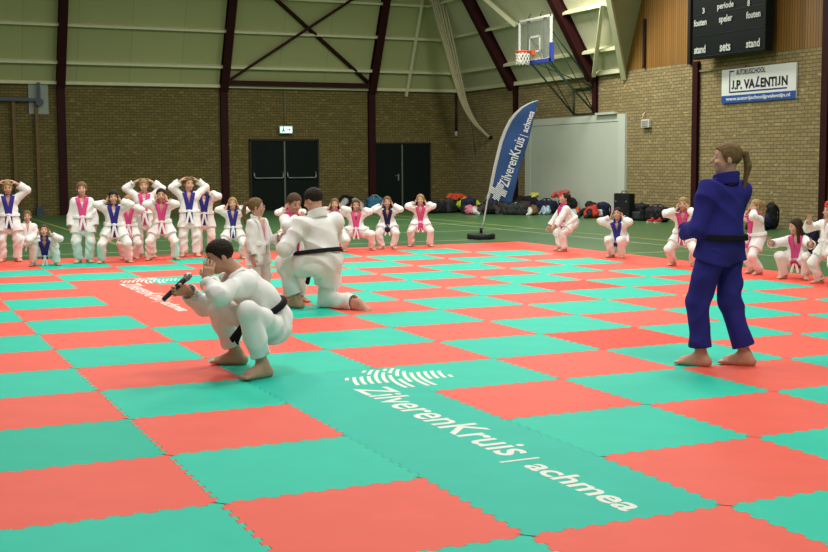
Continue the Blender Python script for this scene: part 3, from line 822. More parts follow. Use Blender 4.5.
for y in (yc-.45, yc+.45): m.box(L_(bx+.05, y, 4.95), (.06, .10, 1.2))
m.build('rear_uprights', mat('grey_steel', (.12, .14, .12), .5, metal=.4), e)
red = mat('ring_red', (.55, .07, .025), .45)
rc = L_(bx-.40, yc, 4.60); rg = [(rc.x+.225*math.cos(2*PI*k/24), rc.y+.225*math.sin(2*PI*k/24), rc.z) for k in range(24)]
rr = MB().tube(rg, .020, 8, True)
rr.box((rc.x+.29, rc.y, rc.z-.02), (.14, .16, .12)); ring = rr.build('ring', red, e)
net = MB()
for k in range(12):
    pts = []
    for j in range(5):
        a = 2*PI*(k+j*.5)/12; rad = .215-.028*j+.006*j*j; pts.append((rc.x+rad*math.cos(a), rc.y+rad*math.sin(a), rc.z-.02-.09*j))
    net.tube(pts, .008, 4)
    pts = [(rc.x+(.215-.028*j+.006*j*j)*math.cos(2*PI*(k-j*.5)/12), rc.y+(.215-.028*j+.006*j*j)*math.sin(2*PI*(k-j*.5)/12), rc.z-.02-.09*j) for j in range(5)]
    net.tube(pts, .008, 4)
net.build('net', mat('net_white', (.68, .68, .62), .8), ring)
gs = mat('bracket_green', (.018, .055, .034), .5, .4)
m = MB(); wf_ = [(24.82, 2.9), (23.68, 2.9), (23.68, 3.62), (24.82, 3.62)]
for i in range(4):
    a, b = wf_[i], wf_[(i+1) % 4]; m.tube([L_(XR-.04, a[0], a[1]), L_(XR-.04, b[0], b[1])], .028, 6)
m.build('wall_frame', gs, e)
for (wy, wz), (yy, zz) in (((24.82, 2.9), (yc+.45, 4.40)), ((23.68, 2.9), (yc-.45, 4.40)), ((24.82, 3.62), (yc+.45, 5.1)), ((23.68, 3.62), (yc-.45, 5.4))):
    MB().tube([L_(XR-.04, wy, wz), L_(bx+.07, yy, zz)], .026, 6).build('arm', gs, e)
for (a, b) in (((XR-.04, 24.82, 2.9), (bx+.07, yc+.45, 5.1)), ((XR-.04, 23.68, 2.9), (bx+.07, yc-.45, 5.4)), ((XR-.04, 24.82, 3.62), (bx+.07, yc-.45, 4.4)), ((XR-.04, 23.68, 3.62), (bx+.07, yc+.45, 4.4))):
    MB().tube([L_(*a), L_(*b)], .015, 5).build('brace', gs, e)
for y in (yc-.3, yc+.35): MB().tube([L_(bx, y, bz1-.02), L_(bx, y, bz1+.05), L_(bx+.04, y-.06, bz1+.13)], .018, 6).build('hook', gs, e)

# scoreboard
e = empty('scoreboard', (17.5, 17.18, 4.0)); tag(e, 'large black electronic scoreboard mounted on the wooden slats', 'scoreboard')
sbm = mat('scoreboard_black', (.006, .009, .008), .6, .12)
MB().box((.12, .11, 1.1), (.22, 2.66, 2.2)).build('case', sbm, e, .02)
m = MB()
for z in (.05, .55, 1.05, 1.6): m.box((.005, .11, z), (.012, 2.58, .012))
m.build('panel_seams', mat('seam_grey', (.02, .028, .026), .4), e)
for y in (.9, -.8): MB().box((.365, y, 1.2), (.27, .08, 2.1)).build('mounting_bracket', maroon, e)
MB().box((.45, 2.12, 1.3), (.08, .10, 2.7)).build('side_rail', mat('rail_black', (.012, .01, .01), .5), e)
lt = mat('score_lettering', (.55, .60, .55), .5)
for t, y, z, wd_, h in (('periode', 17.36, 5.19, .46, .11), ('3', 18.18, 5.15, .07, .10), ('8', 16.53, 5.135, .07, .10), ('fouten', 18.30, 4.88, .38, .12), ('speler', 17.34, 4.88, .38, .12), ('fouten', 16.36, 4.865, .38, .12), ('stand', 18.30, 4.23, .34, .14), ('sets', 17.345, 4.207, .30, .14), ('stand', 16.354, 4.21, .36, .14)):
    wd_ *= 1.3; h *= 1.3
    M = frame((-.013, (y-17.18)+wd_/2, z-4.0-h/2), (0, -1, 0), (0, 0, 1))
    lettering('lettering', t, M, wd_, h, lt, e, .028, 0, None)
# driving school board
e = empty('sign_board', (XR-.03, 16.72, 3.31)); tag(e, 'white and blue advertising board on the brick below the scoreboard', 'sign')
q0 = Vector((XR-.03, 16.72, 3.31))
whiteb = mat('board_white', (.74, .76, .72), .4); blueb = mat('board_blue', (.030, .085, .33), .4); blackb = mat('board_black', (.015, .015, .02), .4); navyb = mat('board_navy', (.025, .035, .17), .4)
MB().box((0, 0, 0), (.04, 2.60, .81)).build('panel', whiteb, e)
MB().box((-.022, 0, -.315), (.006, 2.60, .18)).build('blue_band', blueb, e)
def sg(t, y0, y1, z, h, m_, bold, ref=None, shear=0):
    lettering('lettering', t, frame((-.027, y0-q0.y, z-q0.z), (0, -1, 0), (0, 0, 1)), y0-y1, h, m_, e, bold, shear, ref)
sg('AUTORI', 17.48, 17.07, 3.565, .125, blackb, .022); sg('J', 17.055, 16.995, 3.565, .125, blackb, .022); sg('SCHOOL', 16.975, 16.44, 3.565, .125, blackb, .022)
sg('J', 17.645, 17.555, 3.23, .21, blackb, .036); sg('.P. VA', 17.53, 16.80, 3.23, .21, blackb, .036)
sg('L', 16.79, 16.62, 3.245, .24, navyb, .03, None, .35)
sg('ENTI', 16.60, 16.05, 3.23, .21, blackb, .036); sg('J', 16.02, 15.93, 3.23, .21, blackb, .036); sg('N', 15.885, 15.69, 3.23, .21, blackb, .036)
sg('www.autorijschooljpvalentijn.nl', 17.85, 15.60, 2.965, .085, whiteb, .022, .72)
MB().bar((-.026, 17.715-q0.y, 3.655-q0.z), (-.026, 17.715-q0.y, 3.155-q0.z), .03, .006, (1, 0, 0)).bar((-.026, 17.73-q0.y, 3.66-q0.z), (-.026, 17.56-q0.y, 3.66-q0.z), .006, .03, (0, 0, 1)).bar((-.026, 17.73-q0.y, 3.16-q0.z), (-.026, 15.71-q0.y, 3.16-q0.z), .006, .03, (0, 0, 1)).build('bracket_line', navyb, e)

# ------------------------------------------------------------------ mats
RED, TEAL = (.80, .115, .078), (.012, .52, .37)
redm = mat('red_foam', RED, .6, .18, .05, 3.2); tealm = mat('teal_foam', TEAL, .6, .18, .05, 3.2)
red2 = mat('red_foam_bright', (.80, .065, .035), .6, .18, .05, 3); tealm2 = mat('teal_foam_deep', (.006, .46, .315), .6, .18, .05, 3)
NT = 9
def edge_pts(a, b, n_units):
    """jigsaw edge from a to b (axis aligned), same curve for both neighbours"""
    ax = 0 if abs(b[0]-a[0]) > .5 else 1
    s0, s1 = min(a[ax], b[ax]), max(a[ax], b[ax]); c = a[1-ax]
    pts = []; N = int(round((s1-s0)*NT)); A = .011
    for k in range(N):
        t0 = s0+(k+.0)/NT; p = 1/NT
        for fr, off in ((0, -A), (.46, -A), (.54, A), (.96, A)):
            pts.append((t0+(fr+.02)*p, off))
    out = []
    for t, off in pts:
        q = [0, 0]; q[ax] = t; q[1-ax] = c+off; out.append(tuple(q))
    if a[ax] > b[ax]: out.reverse()
    return out
def tile_mesh(name, wx, wy, x0=0, y0=0):
    P_ = []
    cs = [(x0, y0), (x0+wx, y0), (x0+wx, y0+wy), (x0, y0+wy)]
    for i in range(4): P_ += edge_pts(cs[i], cs[(i+1) % 4], 0)
    cx, cy = x0+wx/2, y0+wy/2
    P_ = [(cx+(x-cx)*(1-.0025/wx), cy+(y-cy)*(1-.0025/wy)) for x, y in P_]
    bm = bmesh.new(); n_ = len(P_)
    T_ = [bm.verts.new((x, y, 0)) for x, y in P_]; B_ = [bm.verts.new((x, y, -.039)) for x, y in P_]
    ins = .04
    cl_ = lambda x, y: (min(max(x, x0+ins), x0+wx-ins), min(max(y, y0+ins), y0+wy-ins))
    I_ = [cl_(*p) for p in P_]
    U_ = [bm.verts.new((x, y, 0)) for x, y in I_]; D_ = [bm.verts.new((x, y, -.039)) for x, y in I_]
    for k in range(n_):
        k2 = (k+1) % n_
        bm.faces.new((T_[k], T_[k2], U_[k2], U_[k])); bm.faces.new((B_[k2], B_[k], D_[k], D_[k2]))
        bm.faces.new((T_[k], B_[k], B_[k2], T_[k2]))
    for R_, z in ((U_, 0), (D_, -.039)):
        c4 = [bm.verts.new((x, y, z)) for x, y in ((x0+ins, y0+ins), (x0+wx-ins, y0+ins), (x0+wx-ins, y0+wy-ins), (x0+ins, y0+wy-ins))]
        c5 = bm.verts.new((cx, cy, z))
        for k in range(n_):
            if (R_[k].co-R_[(k+1) % n_].co).length > 1e-6:
                bm.faces.new((c5, R_[k], R_[(k+1) % n_]))
        for v in c4: bm.verts.remove(v)
    bmesh.ops.remove_doubles(bm, verts=bm.verts, dist=1e-6)
    bmesh.ops.recalc_face_normals(bm, faces=bm.faces)
    me = bpy.data.meshes.new(name); bm.to_mesh(me); bm.free(); return me
tm = tile_mesh('puzzle_mat', 1, 1)
tm.materials.append(redm)
def cam_px(p):
    d = Vector(p)-Vector(CAM); z = d.dot(_f)
    if z < .3: return None
    return 414+1214.9*d.dot(_X)/z, 276-1214.9*d.dot(_Y)/z
def ordinal(k): return str(k)
bright = {(4, 2), (6, 6), (3, 6), (8, 1)}; deep = {(0, -2), (5, 7), (-1, 0)}
first = None
for i in range(-5, 10):
    for j in range(-4, 14):
        if i == 1 and (-2 <= j <= 1 or 6 <= j <= 9): continue
        qs = [cam_px((i+a, j+b, 0)) for a in (0, .5, 1) for b in (0, .5, 1)]
        if not any(q and -25 < q[0] < 853 and q[1] < 577 for q in qs): continue
        o = bpy.data.objects.new('puzzle_mat', tm); COL.objects.link(o); o.location = (i, j, 0)
        border = (i == 9 or j == 13)
        isred = (i+j) % 2 == 0 or border
        mm = (red2 if (i, j) in bright else redm) if isred else (tealm2 if (i, j) in deep else tealm)
        o.material_slots[0].link = 'OBJECT'; o.material_slots[0].material = mm
        dx = i-1; c = 'red' if isred else 'teal'
        col_ = ('in line with the lettered teal strip' if dx == 0 else '%d column%s %s of the lettered teal strip' % (abs(dx), '' if abs(dx) == 1 else 's', 'right' if dx > 0 else 'left'))
        if j >= 2: row = '%d row%s beyond it' % (j-1, '' if j == 2 else 's')
        elif j < -2: row = '%d row%s nearer than it' % (-2-j, '' if j == -3 else 's')
        else: row = 'level with its ' + {1: 'logo', 0: 'first letters', -1: 'middle letters', -2: 'last letters'}[j]
        tag(o, '%s puzzle mat, %s, %s' % (c, col_, row), 'mat', 'red and teal puzzle mats')
prn = mat('mat_print_white', (.74, .76, .70), .6)
def cross_print(name, uc, vc, parent, keep, z=.0012):
    """equal armed cross of curved white strokes, printed flat; long axis of its own frame turned with the lettering"""
    m = MB(); S_ = .40
    # local frame: a along -v (reading direction), b along +u
    def inside(a, b): return (abs(a) < .37 and abs(b) < .145) or (abs(b) < .37 and abs(a) < .145)
    for k in range(-13, 12):
        for i in range(60):
            t0, t1 = -.40+.80*i/60, -.40+.80*(i+1)/60
            def c(t): return k*.055-.30*t+.45*t*t
            wv = .0145
            am, bm_ = (t0+t1)/2, c((t0+t1)/2)
            if not inside(am, bm_): continue
            P4 = [(t0, c(t0)-wv), (t0, c(t0)+wv), (t1, c(t1)+wv), (t1, c(t1)-wv)]
            W4 = [(uc+b, vc-a, z) for a, b in P4]
            if keep(sum(p[0] for p in W4)/4):
                vs_ = [m.bm.verts.new(p) for p in W4]; m.bm.faces.new(vs_)
    bmesh.ops.recalc_face_normals(m.bm, faces=m.bm.faces)
    for f_ in m.bm.faces:
        if f_.normal.z < 0: f_.normal_flip()
    me = bpy.data.meshes.new(name); m.bm.to_mesh(me); m.bm.free()
    return link(name, me, prn, parent)
def strip(v0, m_, label, cover):
    st = link('sponsor_mat', tile_mesh('sponsor_mat', 1, 4), m_); st.location = (1, v0-2+2-2, 0)
    st.location = (1, v0, 0); tag(st, label, 'mat')
    L0 = lambda u_, v_: (u_-1, v_, .0012)
    # lettering reads from the far end towards the camera
    for t, va, vb, ub, h, bold in (('ZilverenKruis', 3.292, 1.214, .552, .238, .012), ('|', 1.118, 1.095, .535, .17, 0), ('achmea', .998, .112, .547, .148, .022)):
        me_ = lettering('lettering', t, frame((ub, va, .0012), (0, -1, 0), (1, 0, 0)), va-vb, h, prn, st, bold, 0, None)
    cross_print('logo', 1.0, 3.56, st, lambda u_: u_ < .985)
    # remainder of the logo lies on the neighbouring mat
    nb_ = [o for o in bpy.data.objects if o.name.startswith('puzzle_mat') and tuple(round(x) for x in o.location[:2]) == (2, v0+3)]
    if nb_:
        cross_print('logo', 0.0, .56, nb_[0], lambda u_: u_ > .015)
        nb_[0]['label'] = cover
strip(-2, mat('teal_foam_print', (.009, .475, .355), .6, .18, .05, 3.2), 'long teal mat strip printed with white lettering, nearest the camera', 'teal puzzle mat carrying the other half of the white striped cross')
strip(6, redm, 'long red mat strip with white lettering behind the crouching man with a microphone', 'puzzle mat carrying the rest of the white logo of the far red strip')
# ------------------------------------------------------------------ people in the photo
def face_to(v): return math.atan2(-v[0], v[1])
def cam_dir(p): return (CAM[0]-p[0], CAM[1]-p[1])

# crouching instructor with microphone, facing away to the left
man, mi = person('crouching person in white suit and black belt holding a microphone, hand on cheek', (1.10, 2.30, 0), PI/2, 1.76, dict(
    pel=(.0, -.215, .30), tdir=(0, .235, .43), bend=(0, -.035, .02), hyaw=.05, hpitch=-.34, hoff=(0, .09, -.06), shf=.06, flat_collar=True,
    feet=dict(L=dict(ank=(-.31, -.045, .083), toe=(-.42, .9, 0), pole=(-.4, .55, .8)), R=dict(ank=(.32, -.04, .083), toe=(.45, .9, 0), pole=(.8, 1.3, .35))),
    hands=dict(L=dict(w=(-.125, .295, .685), d=(.10, -.16, 1), n=(.9, -.35, 0), curl=.25, pole=(-1, .75, -.35)),
               R=dict(w=(.20, .375, .60), d=(-.1, .9, -.05), n=(-1, -.1, .0), curl=1.25, pole=(.6, .1, -.9))),
    thumb=dict(L=(.8, .2, .4), R=(0, -.2, 1)), collar_low=.26, skirt=.03, sleeve=.86, hem=.80, beltz=.085, tail=.09, tailf=1.2),
    kid=False, collar='white', belt='black', hair=('crop', 'dark'), sk=1, wide=.90)
mc = mi['W'][1]+mi['hd'][1]*F(.085)
mdir = nrm(V3(.06, -.72, .62))
e = empty('microphone', (0, 0, 0)); tag(e, 'black handheld microphone with silver mesh head in the fist of the crouching person', 'microphone')
Rz = Matrix.Rotation(PI/2, 4, 'Z')
def wl(p, loc, fa): c, s = math.cos(fa), math.sin(fa); return Vector((loc[0]+p[0]*c-p[1]*s, loc[1]+p[0]*s+p[1]*c, loc[2]+p[2]))
mcw = wl(mc, (1.10, 2.30, 0), PI/2); md = wl(mdir, (0, 0, 0), PI/2)
mcw = mcw+Vector((0, -.012, .012))
e.location = mcw
MB().tube([-md*.115, -md*.10, md*.08, md*.11], [.015, .017, .020, .022], 14).build('handle', mat('mic_black', (.012, .012, .014), .35, .5), e)
MB().tube([md*.108, md*.12, md*.14, md*.158, md*.168], [.022, .027, .029, .022, .008], 14).build('mesh_head', mat('mic_silver', (.40, .41, .40), .35, .5, metal=.8), e)
MB().tube([md*.104, md*.112], .0245, 14).build('ring', mat('mic_silver', (.5, .5, .5)), e)
# patches on the man's jacket
# instructor in blue, seen from behind
wom, wi = person('standing person in blue judo suit with blond ponytail, seen from behind', (4.325, .955, 0), face_to((-.30, .95)), 1.70, dict(
    pel=(0, .0, .868), tdir=(.01, -.03, 1), tyaw=-.12, hyaw=.95, hpitch=.05, sw=.108,
    feet=dict(L=dict(p=(-.10, .09), yaw=.42, pole=(-.5, 1, 0)), R=dict(p=(.155, -.12), yaw=.42, pole=(-.4, 1, 0))),
    hands=dict(L=dict(w=(-.10, .27, .99), d=(.85, .35, -.1), n=(.1, -1, 0), pole=(-.5, -.45, -.9), curl=.5), R=dict(w=(.12, .27, 1.0), d=(-.85, .35, -.1), n=(0, -1, 0), pole=(.5, -.45, -.9), curl=.5)),
    collar_low=.28, skirt=.055, hem=.84, beltz=.052, tail=.17, hh=.222), kid=False, gi='blue', collar='own', belt='black', hair=('ponytail', 'sand'), sk=0, wide=.98)
# kneeling instructor, seen from behind
kn, ki = person('kneeling person in white suit and black belt, back turned, tending a child', (2.97, 5.60, 0), face_to((-.42, .90)), 1.78, dict(
    pel=(0, .03, .455), tdir=(-.05, .13, 1), tyaw=-.30, hyaw=.45, hpitch=-.35, sw=.125,
    feet=dict(L=dict(p=(-.13, .30), yaw=.1, pole=(-.2, 1, .6)), R=dict(ank=(.13, -.33, .075), toe=(.12, -1, -.2), knee=(.12, .12, .075))),
    hands=dict(L=dict(w=(-.19, .36, .72), d=(.4, .9, .1), n=(.8, -.2, 0), pole=(-.9, -.5, -.6), curl=.8), R=dict(w=(.14, .36, .76), d=(-.3, .9, .1), n=(-.8, -.2, 0), pole=(1, -.5, -.5), curl=.8)),
    collar_low=.30, skirt=.12, hem=.86, beltz=.085, tail=.18, belt_tilt=(.05, 0, 0)), kid=False, collar='white', belt='black', hair=('short', 'dark'), sk=1, wide=1.05)

KG = 'children in white judo suits'
def kid(label, at, H, pz, hands='ears', spread=.10, lean=0, collar='pink', hair=('short', 'sand'), turn=0, sk=0, belt='white', hyaw=0, hpitch=0, back=0, bent=0, **kw):
    P = {}
    extra = kw.pop('P', {})
    T = .275*H
    ly = math.sin(lean); lz = math.cos(lean)
    pel = (0, -back, pz)
    P.update(pel=pel, tdir=(kw.pop('side', 0), ly, lz), hyaw=hyaw, hpitch=hpitch)
    out = kw.pop('out', .35)
    st = kw.pop('step', 0)
    P['feet'] = dict(L=dict(p=(-spread, st), yaw=out, pole=(-kw.get('kn', .45), 1, .2)), R=dict(p=(spread, -st), yaw=-out, pole=(kw.pop('kn', .45), 1, .2)))
    P['hands'] = hands if isinstance(hands, dict) else dict(L=hands, R=hands)
    P.update(dict(hem=.975, band=1.2, collar_low=.36, tail=.15))
    P.update(extra)
    return person(label, (at[0], at[1], 0), face_to(cam_dir(at))+turn, H, P, True, collar=collar, belt=belt, hair=hair, sk=sk, group=KG, **kw)

tee = mat('pink_shirt', (.62, .30, .36), .9, .1, .05, 10)
wtee = mat('white_shirt', (.75, .73, .70), .9, .1, .05, 10)
dtee = mat('dark_shirt', (.10, .06, .05), .9, .1, .05, 10)
# left-hand row, from the picture edge inwards
kid('tall child with blue collar at the left edge, fist raised to the head', (.72, 13.75), 1.36, .64, dict(L='top', R=dict(mode='top')), .11, 0, 'blue', ('short', 'blond'), hpitch=-.25)
kid('small child kneeling in white behind the squatting child with the blue collar', (1.07, 14.35), 1.15, .23, dict(L='hang', R='hang'), .15, .12, 'white', ('short', 'sand'), back=.1, P=dict(hem=.9))
kid('child with blue collar squatting low beside the tall blond child, elbows out', (1.10, 12.66), 1.15, .19, 'ears', .17, .85, 'blue', ('short', 'brown'), back=.16, hpitch=.25, P=dict(mouth=1))
kid('child with pink collar and brown bob standing straight, arms hanging', (1.72, 12.95), 1.33, .62, 'hang', .075, 0, 'pink', ('fringe', 'sand'), shirt=wtee)
kid('dark haired child with blue collar, legs wide, hands on head', (2.15, 12.70), 1.26, .52, 'ears', .20, .10, 'blue', ('fringe', 'dark'), shirt=wtee)
kid('small blond child with pink collar half hidden behind a wide-legged child', (2.50, 13.35), 1.15, .48, 'eyes', .09, .12, 'pink', ('short', 'blond'))
kid('child with pink collar, both hands on top of the head, elbows up', (2.78, 13.45), 1.33, .65, 'top', .10, .0, 'pink', ('fringe', 'blond'), shirt=wtee)
kid('dark blond child with long pink collar leaning, legs apart, hands at cheeks', (2.93, 12.90), 1.26, .535, 'eyes', .20, .10, 'pink', ('short', 'dark'), sk=1)
kid('tallest child of the row, blue collar, both hands on blond head', (3.50, 13.40), 1.36, .655, 'top', .10, .0, 'blue', ('short', 'sand'), hyaw=.4, P=dict(collar_low=.34))
kid('dark haired child with blue collar standing behind the tallest child', (3.84, 13.75), 1.30, .61, dict(L='eyes', R='eyes'), .09, .05, 'blue', ('short', 'dark'), sk=1, shirt=wtee)
kid('small blond child with blue collar beside the child with glasses, hands at ears', (4.00, 12.60), 1.14, .44, 'ears', .13, .08, 'blue', ('short', 'blond'))
# behind the kneeling instructor
kid('crouching child peeping out behind the standing pair, hands over face', (5.30, 13.6), 1.18, .36, 'eyes', .19, .15, 'pink', ('short', 'brown'), sk=0)
kid('child peeping past the kneeling instructor, hands at temples', (5.98, 13.25), 1.18, .36, 'ears', .14, .15, 'pink', ('short', 'sand'), sk=0)
kid('brown haired child with pink collar in a wide squat, hands at ears', (6.42, 13.38), 1.20, .315, 'ears', .27, .10, 'pink', ('short', 'brown'), sk=1, shirt=dtee, back=.05, kn=.9)
kid('brown haired child with navy collar bending forward, knees together', (7.02, 13.40), 1.18, .40, 'ears', .10, .45, 'navy', ('short', 'sand'), sk=1, back=.14)
kid('blond child with pink collar crouching last in the row before the flag, elbows out', (7.80, 13.70), 1.18, .40, 'ears', .165, .30, 'pink', ('short', 'blond'), back=.1)
# right-hand edge
kid('dark haired child with pink collar stooping forward, one hand hanging', (9.41, 11.45), 1.22, .46, dict(L=dict(w=(-.20, .34, .25), n=(1, 0, 0), pole=(-.6, -.4, .2)), R=dict(w=(.20, .26, .28), n=(-1, 0, 0), pole=(.6, -.4, .2))), .085, .50, 'pink', ('short', 'dark'), turn=-1.25, sk=1, back=.16, hpitch=.35)
kid('dark haired child with blue collar squatting alone, hands over ears', (9.44, 9.87), 1.20, .25, 'ears', .085, .42, 'blue', ('short', 'dark'), kn=.15, turn=-.35, sk=1, back=.14, belt='white', hpitch=.1)
kid('blond child with pink collar half hidden by the blue suit, hand at eye', (9.42, 8.15), 1.20, .43, 'eyes', .14, .15, 'pink', ('fringe', 'blond'), turn=-.2)
kid('child with blond ponytail and pink sash behind the blue suit', (9.45, 6.60), 1.14, .46, 'eyes', .08, .10, 'pink', ('ponytail', 'blond'), turn=-1.1)
kid('squatting child with long brown hair and pink collar, hands raised', (9.42, 5.84), 1.20, .22, dict(L=dict(w=(-.25, .27, .46), d=(-.2, .2, 1), n=(.6, .8, 0), pole=(-1, -.3, -.6)), R=dict(w=(.25, .27, .46), d=(.2, .2, 1), n=(-.6, .8, 0), pole=(1, -.3, -.6))), .135, .28, 'pink', ('long', 'umber'), turn=-.25, sk=0, back=.14, hyaw=-.9, hpitch=-.18)
fk, fi = kid('child with red flower in curly hair at the right edge, hands raised', (9.325, 5.14), 1.12, .46, dict(L=dict(w=(-.13, .19, .78), d=(0, .3, 1), n=(.3, 1, 0), pole=(-1, -.3, -.9)), R=dict(w=(.13, .21, .78), d=(0, .3, 1), n=(-.3, 1, 0), pole=(1, -.3, -.9))), .13, .05, 'white', ('bob', 'sand'), turn=-.7, hyaw=-.2)
m = MB()
for k in range(6):
    a = k*PI/3; c = Vector(fi['hl'](-.10, .30, .44).tolist()) + Vector((.024*math.cos(a), -.01, .024*math.sin(a)))
    bmesh.ops.create_icosphere(m.bm, subdivisions=1, radius=.024, matrix=Matrix.Translation(c))
m.build('hair_flower', mat('flower_red', (.75, .07, .03), .7), fk)
# the two nearer children
g, gi_ = person('child with glasses and ponytail in open white jacket over pink shirt', (2.48, 6.42, 0), face_to((.68, -.73)), 1.20, dict(
    pel=(0, 0, .575), tdir=(0, .02, 1), hyaw=.45, feet=dict(L=dict(p=(-.08, .03), yaw=.1), R=dict(p=(.08, -.03), yaw=-.1)),
    hands=dict(R='hang', L=dict(w=(-.10, .24, .70), d=(.2, .6, .7), n=(.8, .2, .3), pole=(-.5, -.5, -1), curl=.8)), hem=.93, collar_low=.30), True, collar='white', belt='white',
    hair=('ponytail', 'sand'), sk=0, shirt=tee, openj=.034, knot=False, group=KG)
hl = gi_['hl']; m = MB()
for s in (-1, 1):
    c = [hl(s*.165+.105*math.cos(a), .44, .02+.085*math.sin(a)) for a in np.linspace(0, 2*PI, 15)[:-1]]
    m.tube([p.tolist() for p in c], .0022, 5, True); m.tube([hl(s*.27, .44, .03).tolist(), hl(s*.37, -.02, .03).tolist()], .0022, 5)
m.tube([hl(-.06, .45, .03).tolist(), hl(.06, .45, .03).tolist()], .0022, 5)
m.build('glasses', mat('glasses_wire', (.25, .22, .22), .3, .5, metal=.6), g)
person('dark haired child with pink collar standing before the kneeling instructor', (2.86, 6.33, 0), face_to((.35, -.93)), 1.25, dict(
    pel=(0, 0, .60), tdir=(0, .02, 1), hpitch=-.35, hyaw=-.2, feet=dict(L=dict(p=(-.08, 0), yaw=.2), R=dict(p=(.08, 0), yaw=-.2)),
    hands=dict(R=dict(w=(.06, .20, .93), d=(-.6, .1, .6), n=(0, -1, 0), pole=(1, -.1, -.5), curl=1.0), L='hang'), hem=.92), True, collar='pink', belt='white', hair=('short', 'brown'), sk=1, group=KG)
# ------------------------------------------------------------------ beach flag
fb = (10.04, 15.62, FZ); fa = Vector((math.cos(.428), -math.sin(.428), 0)); fz_ = Vector((0, 0, 1)); fn = fa.cross(fz_)
e = empty('beach_flag', fb); tag(e, 'tall curved blue advertising flag on a black foot behind the mat corner', 'flag')
def flp(a, z, n=0): return fa*a+fz_*z+fn*n
polep = [(0, .10), (.062, .40), (.122, .75), (.162, .95), (.263, 1.452), (.384, 1.952), (.47, 2.18), (.57, 2.38), (.68, 2.52), (.81, 2.64), (.96, 2.72), (1.146, 2.775)]
MB().tube([flp(a, z) for a, z in polep], [.016]*5+[.013]*3+[.010]*4, 8).build('pole', mat('pole_white', (.55, .55, .52), .4, .4), e)
trail = [(1.146, 2.765), (1.105, 2.60), (1.066, 2.447), (1.01, 2.2), (.947, 1.949), (.87, 1.69), (.787, 1.449), (.70, 1.05), (.647, .846), (.60, .70)]
lead = [(.108, .80), (.162, .95), (.21, 1.19), (.263, 1.452), (.322, 1.70), (.384, 1.952), (.47, 2.18), (.57, 2.38), (.68, 2.52), (.81, 2.64), (.96, 2.72), (1.146, 2.775)]
def along(pl, t):
    d = [0]
    for p, q in zip(pl, pl[1:]): d.append(d[-1]+math.hypot(q[0]-p[0], q[1]-p[1]))
    s = t*d[-1]
    for i in range(len(pl)-1):
        if s <= d[i+1]+1e-9:
            u_ = (s-d[i])/(d[i+1]-d[i]); return (pl[i][0]+(pl[i+1][0]-pl[i][0])*u_, pl[i][1]+(pl[i+1][1]-pl[i][1])*u_)
    return pl[-1]
tr = trail[::-1]
def wave(a, z): return .018*math.sin(a*7+z*3.2)+.012*math.sin(z*9-a*4)
def cloth(s0, s1, off, th, nu=14, nv=40):
    bm = bmesh.new(); G = []
    for sd in (1, -1):
        g_ = []
        for j in range(nv+1):
            L0, R0 = along(lead, j/nv), along(tr, j/nv); row = []
            for i in range(nu+1):
                s = s0+(s1-s0)*i/nu; a, z = L0[0]+(R0[0]-L0[0])*s, L0[1]+(R0[1]-L0[1])*s
                row.append(bm.verts.new(flp(a, z, wave(a, z)*min(1, s*3)+sd*th+off)))
            g_.append(row)
        G.append(g_)
    for sd in (0, 1):
        for j in range(nv):
            for i in range(nu):
                q = (G[sd][j][i], G[sd][j][i+1], G[sd][j+1][i+1], G[sd][j+1][i]); f = bm.faces.new(q if sd == 0 else q[::-1]); f.smooth = True
    for j in range(nv):
        for i in (0, nu): bm.faces.new((G[0][j][i], G[0][j+1][i], G[1][j+1][i], G[1][j][i]))
    for i in range(nu):
        for j in (0, nv): 
            if j == nv and False: pass
            bm.faces.new((G[0][j][i], G[0][j][i+1], G[1][j][i+1], G[1][j][i]))
    m = MB(); m.bm.free(); m.bm = bm; return m
fl_b = mat('flag_blue', (.030, .075, .20), .75, .15, .06, 4)
cl = cloth(.085, 1, 0, .002).build('flag_cloth', fl_b, e)
cloth(-.03, .10, 0, .012, 4).build('pole_sleeve', mat('flag_sleeve', (.42, .43, .42), .8), e)
fp = mat('flag_print', (.60, .64, .66), .7)
fx = (fa*.331+fz_*.944).normalized(); fy = (fa*-.944+fz_*.331).normalized()
def flag_text(t, a0, z0, length, h, bold):
    o = lettering('lettering', t, frame(flp(a0, z0, .034), fx, fy), length, h, fp, cl, bold)
    return o
flag_text('ZilverenKruis', .535, 1.03, 1.04, .20, .012)
flag_text('|', .905, 2.05, .012, .14, 0)
flag_text('achmea', .925, 2.13, .44, .125, .02)
m = MB(); cc = flp(.345, .955, .032)
ins_ = lambda a_, b_: (abs(a_) < .17 and abs(b_) < .068) or (abs(b_) < .17 and abs(a_) < .068)
for k in range(-9, 10):
    for i in range(40):
        t0, t1 = -.18+.36*i/40, -.18+.36*(i+1)/40
        c_ = lambda t: k*.034+.05*math.sin(t*9)
        if not ins_(c_((t0+t1)/2), (t0+t1)/2): continue
        P4 = [cc+fx*(c_(t0)-.0115)+fy*t0, cc+fx*(c_(t0)+.0115)+fy*t0, cc+fx*(c_(t1)+.0115)+fy*t1, cc+fx*(c_(t1)-.0115)+fy*t1]
        m.bm.faces.new([m.bm.verts.new(p) for p in P4])
m.build('logo', fp, cl)
bk = mat('rubber_black', (.012, .013, .012), .5, .3)
MB().lathe([(.06, 0), (.27, 0), (.285, .02), (.285, .09), (.26, .115), (.05, .115)], 28).build('foot', bk, e)
MB().lathe([(.03, .115), (.03, .22), (.018, .23)], 12).build('socket', bk, e)

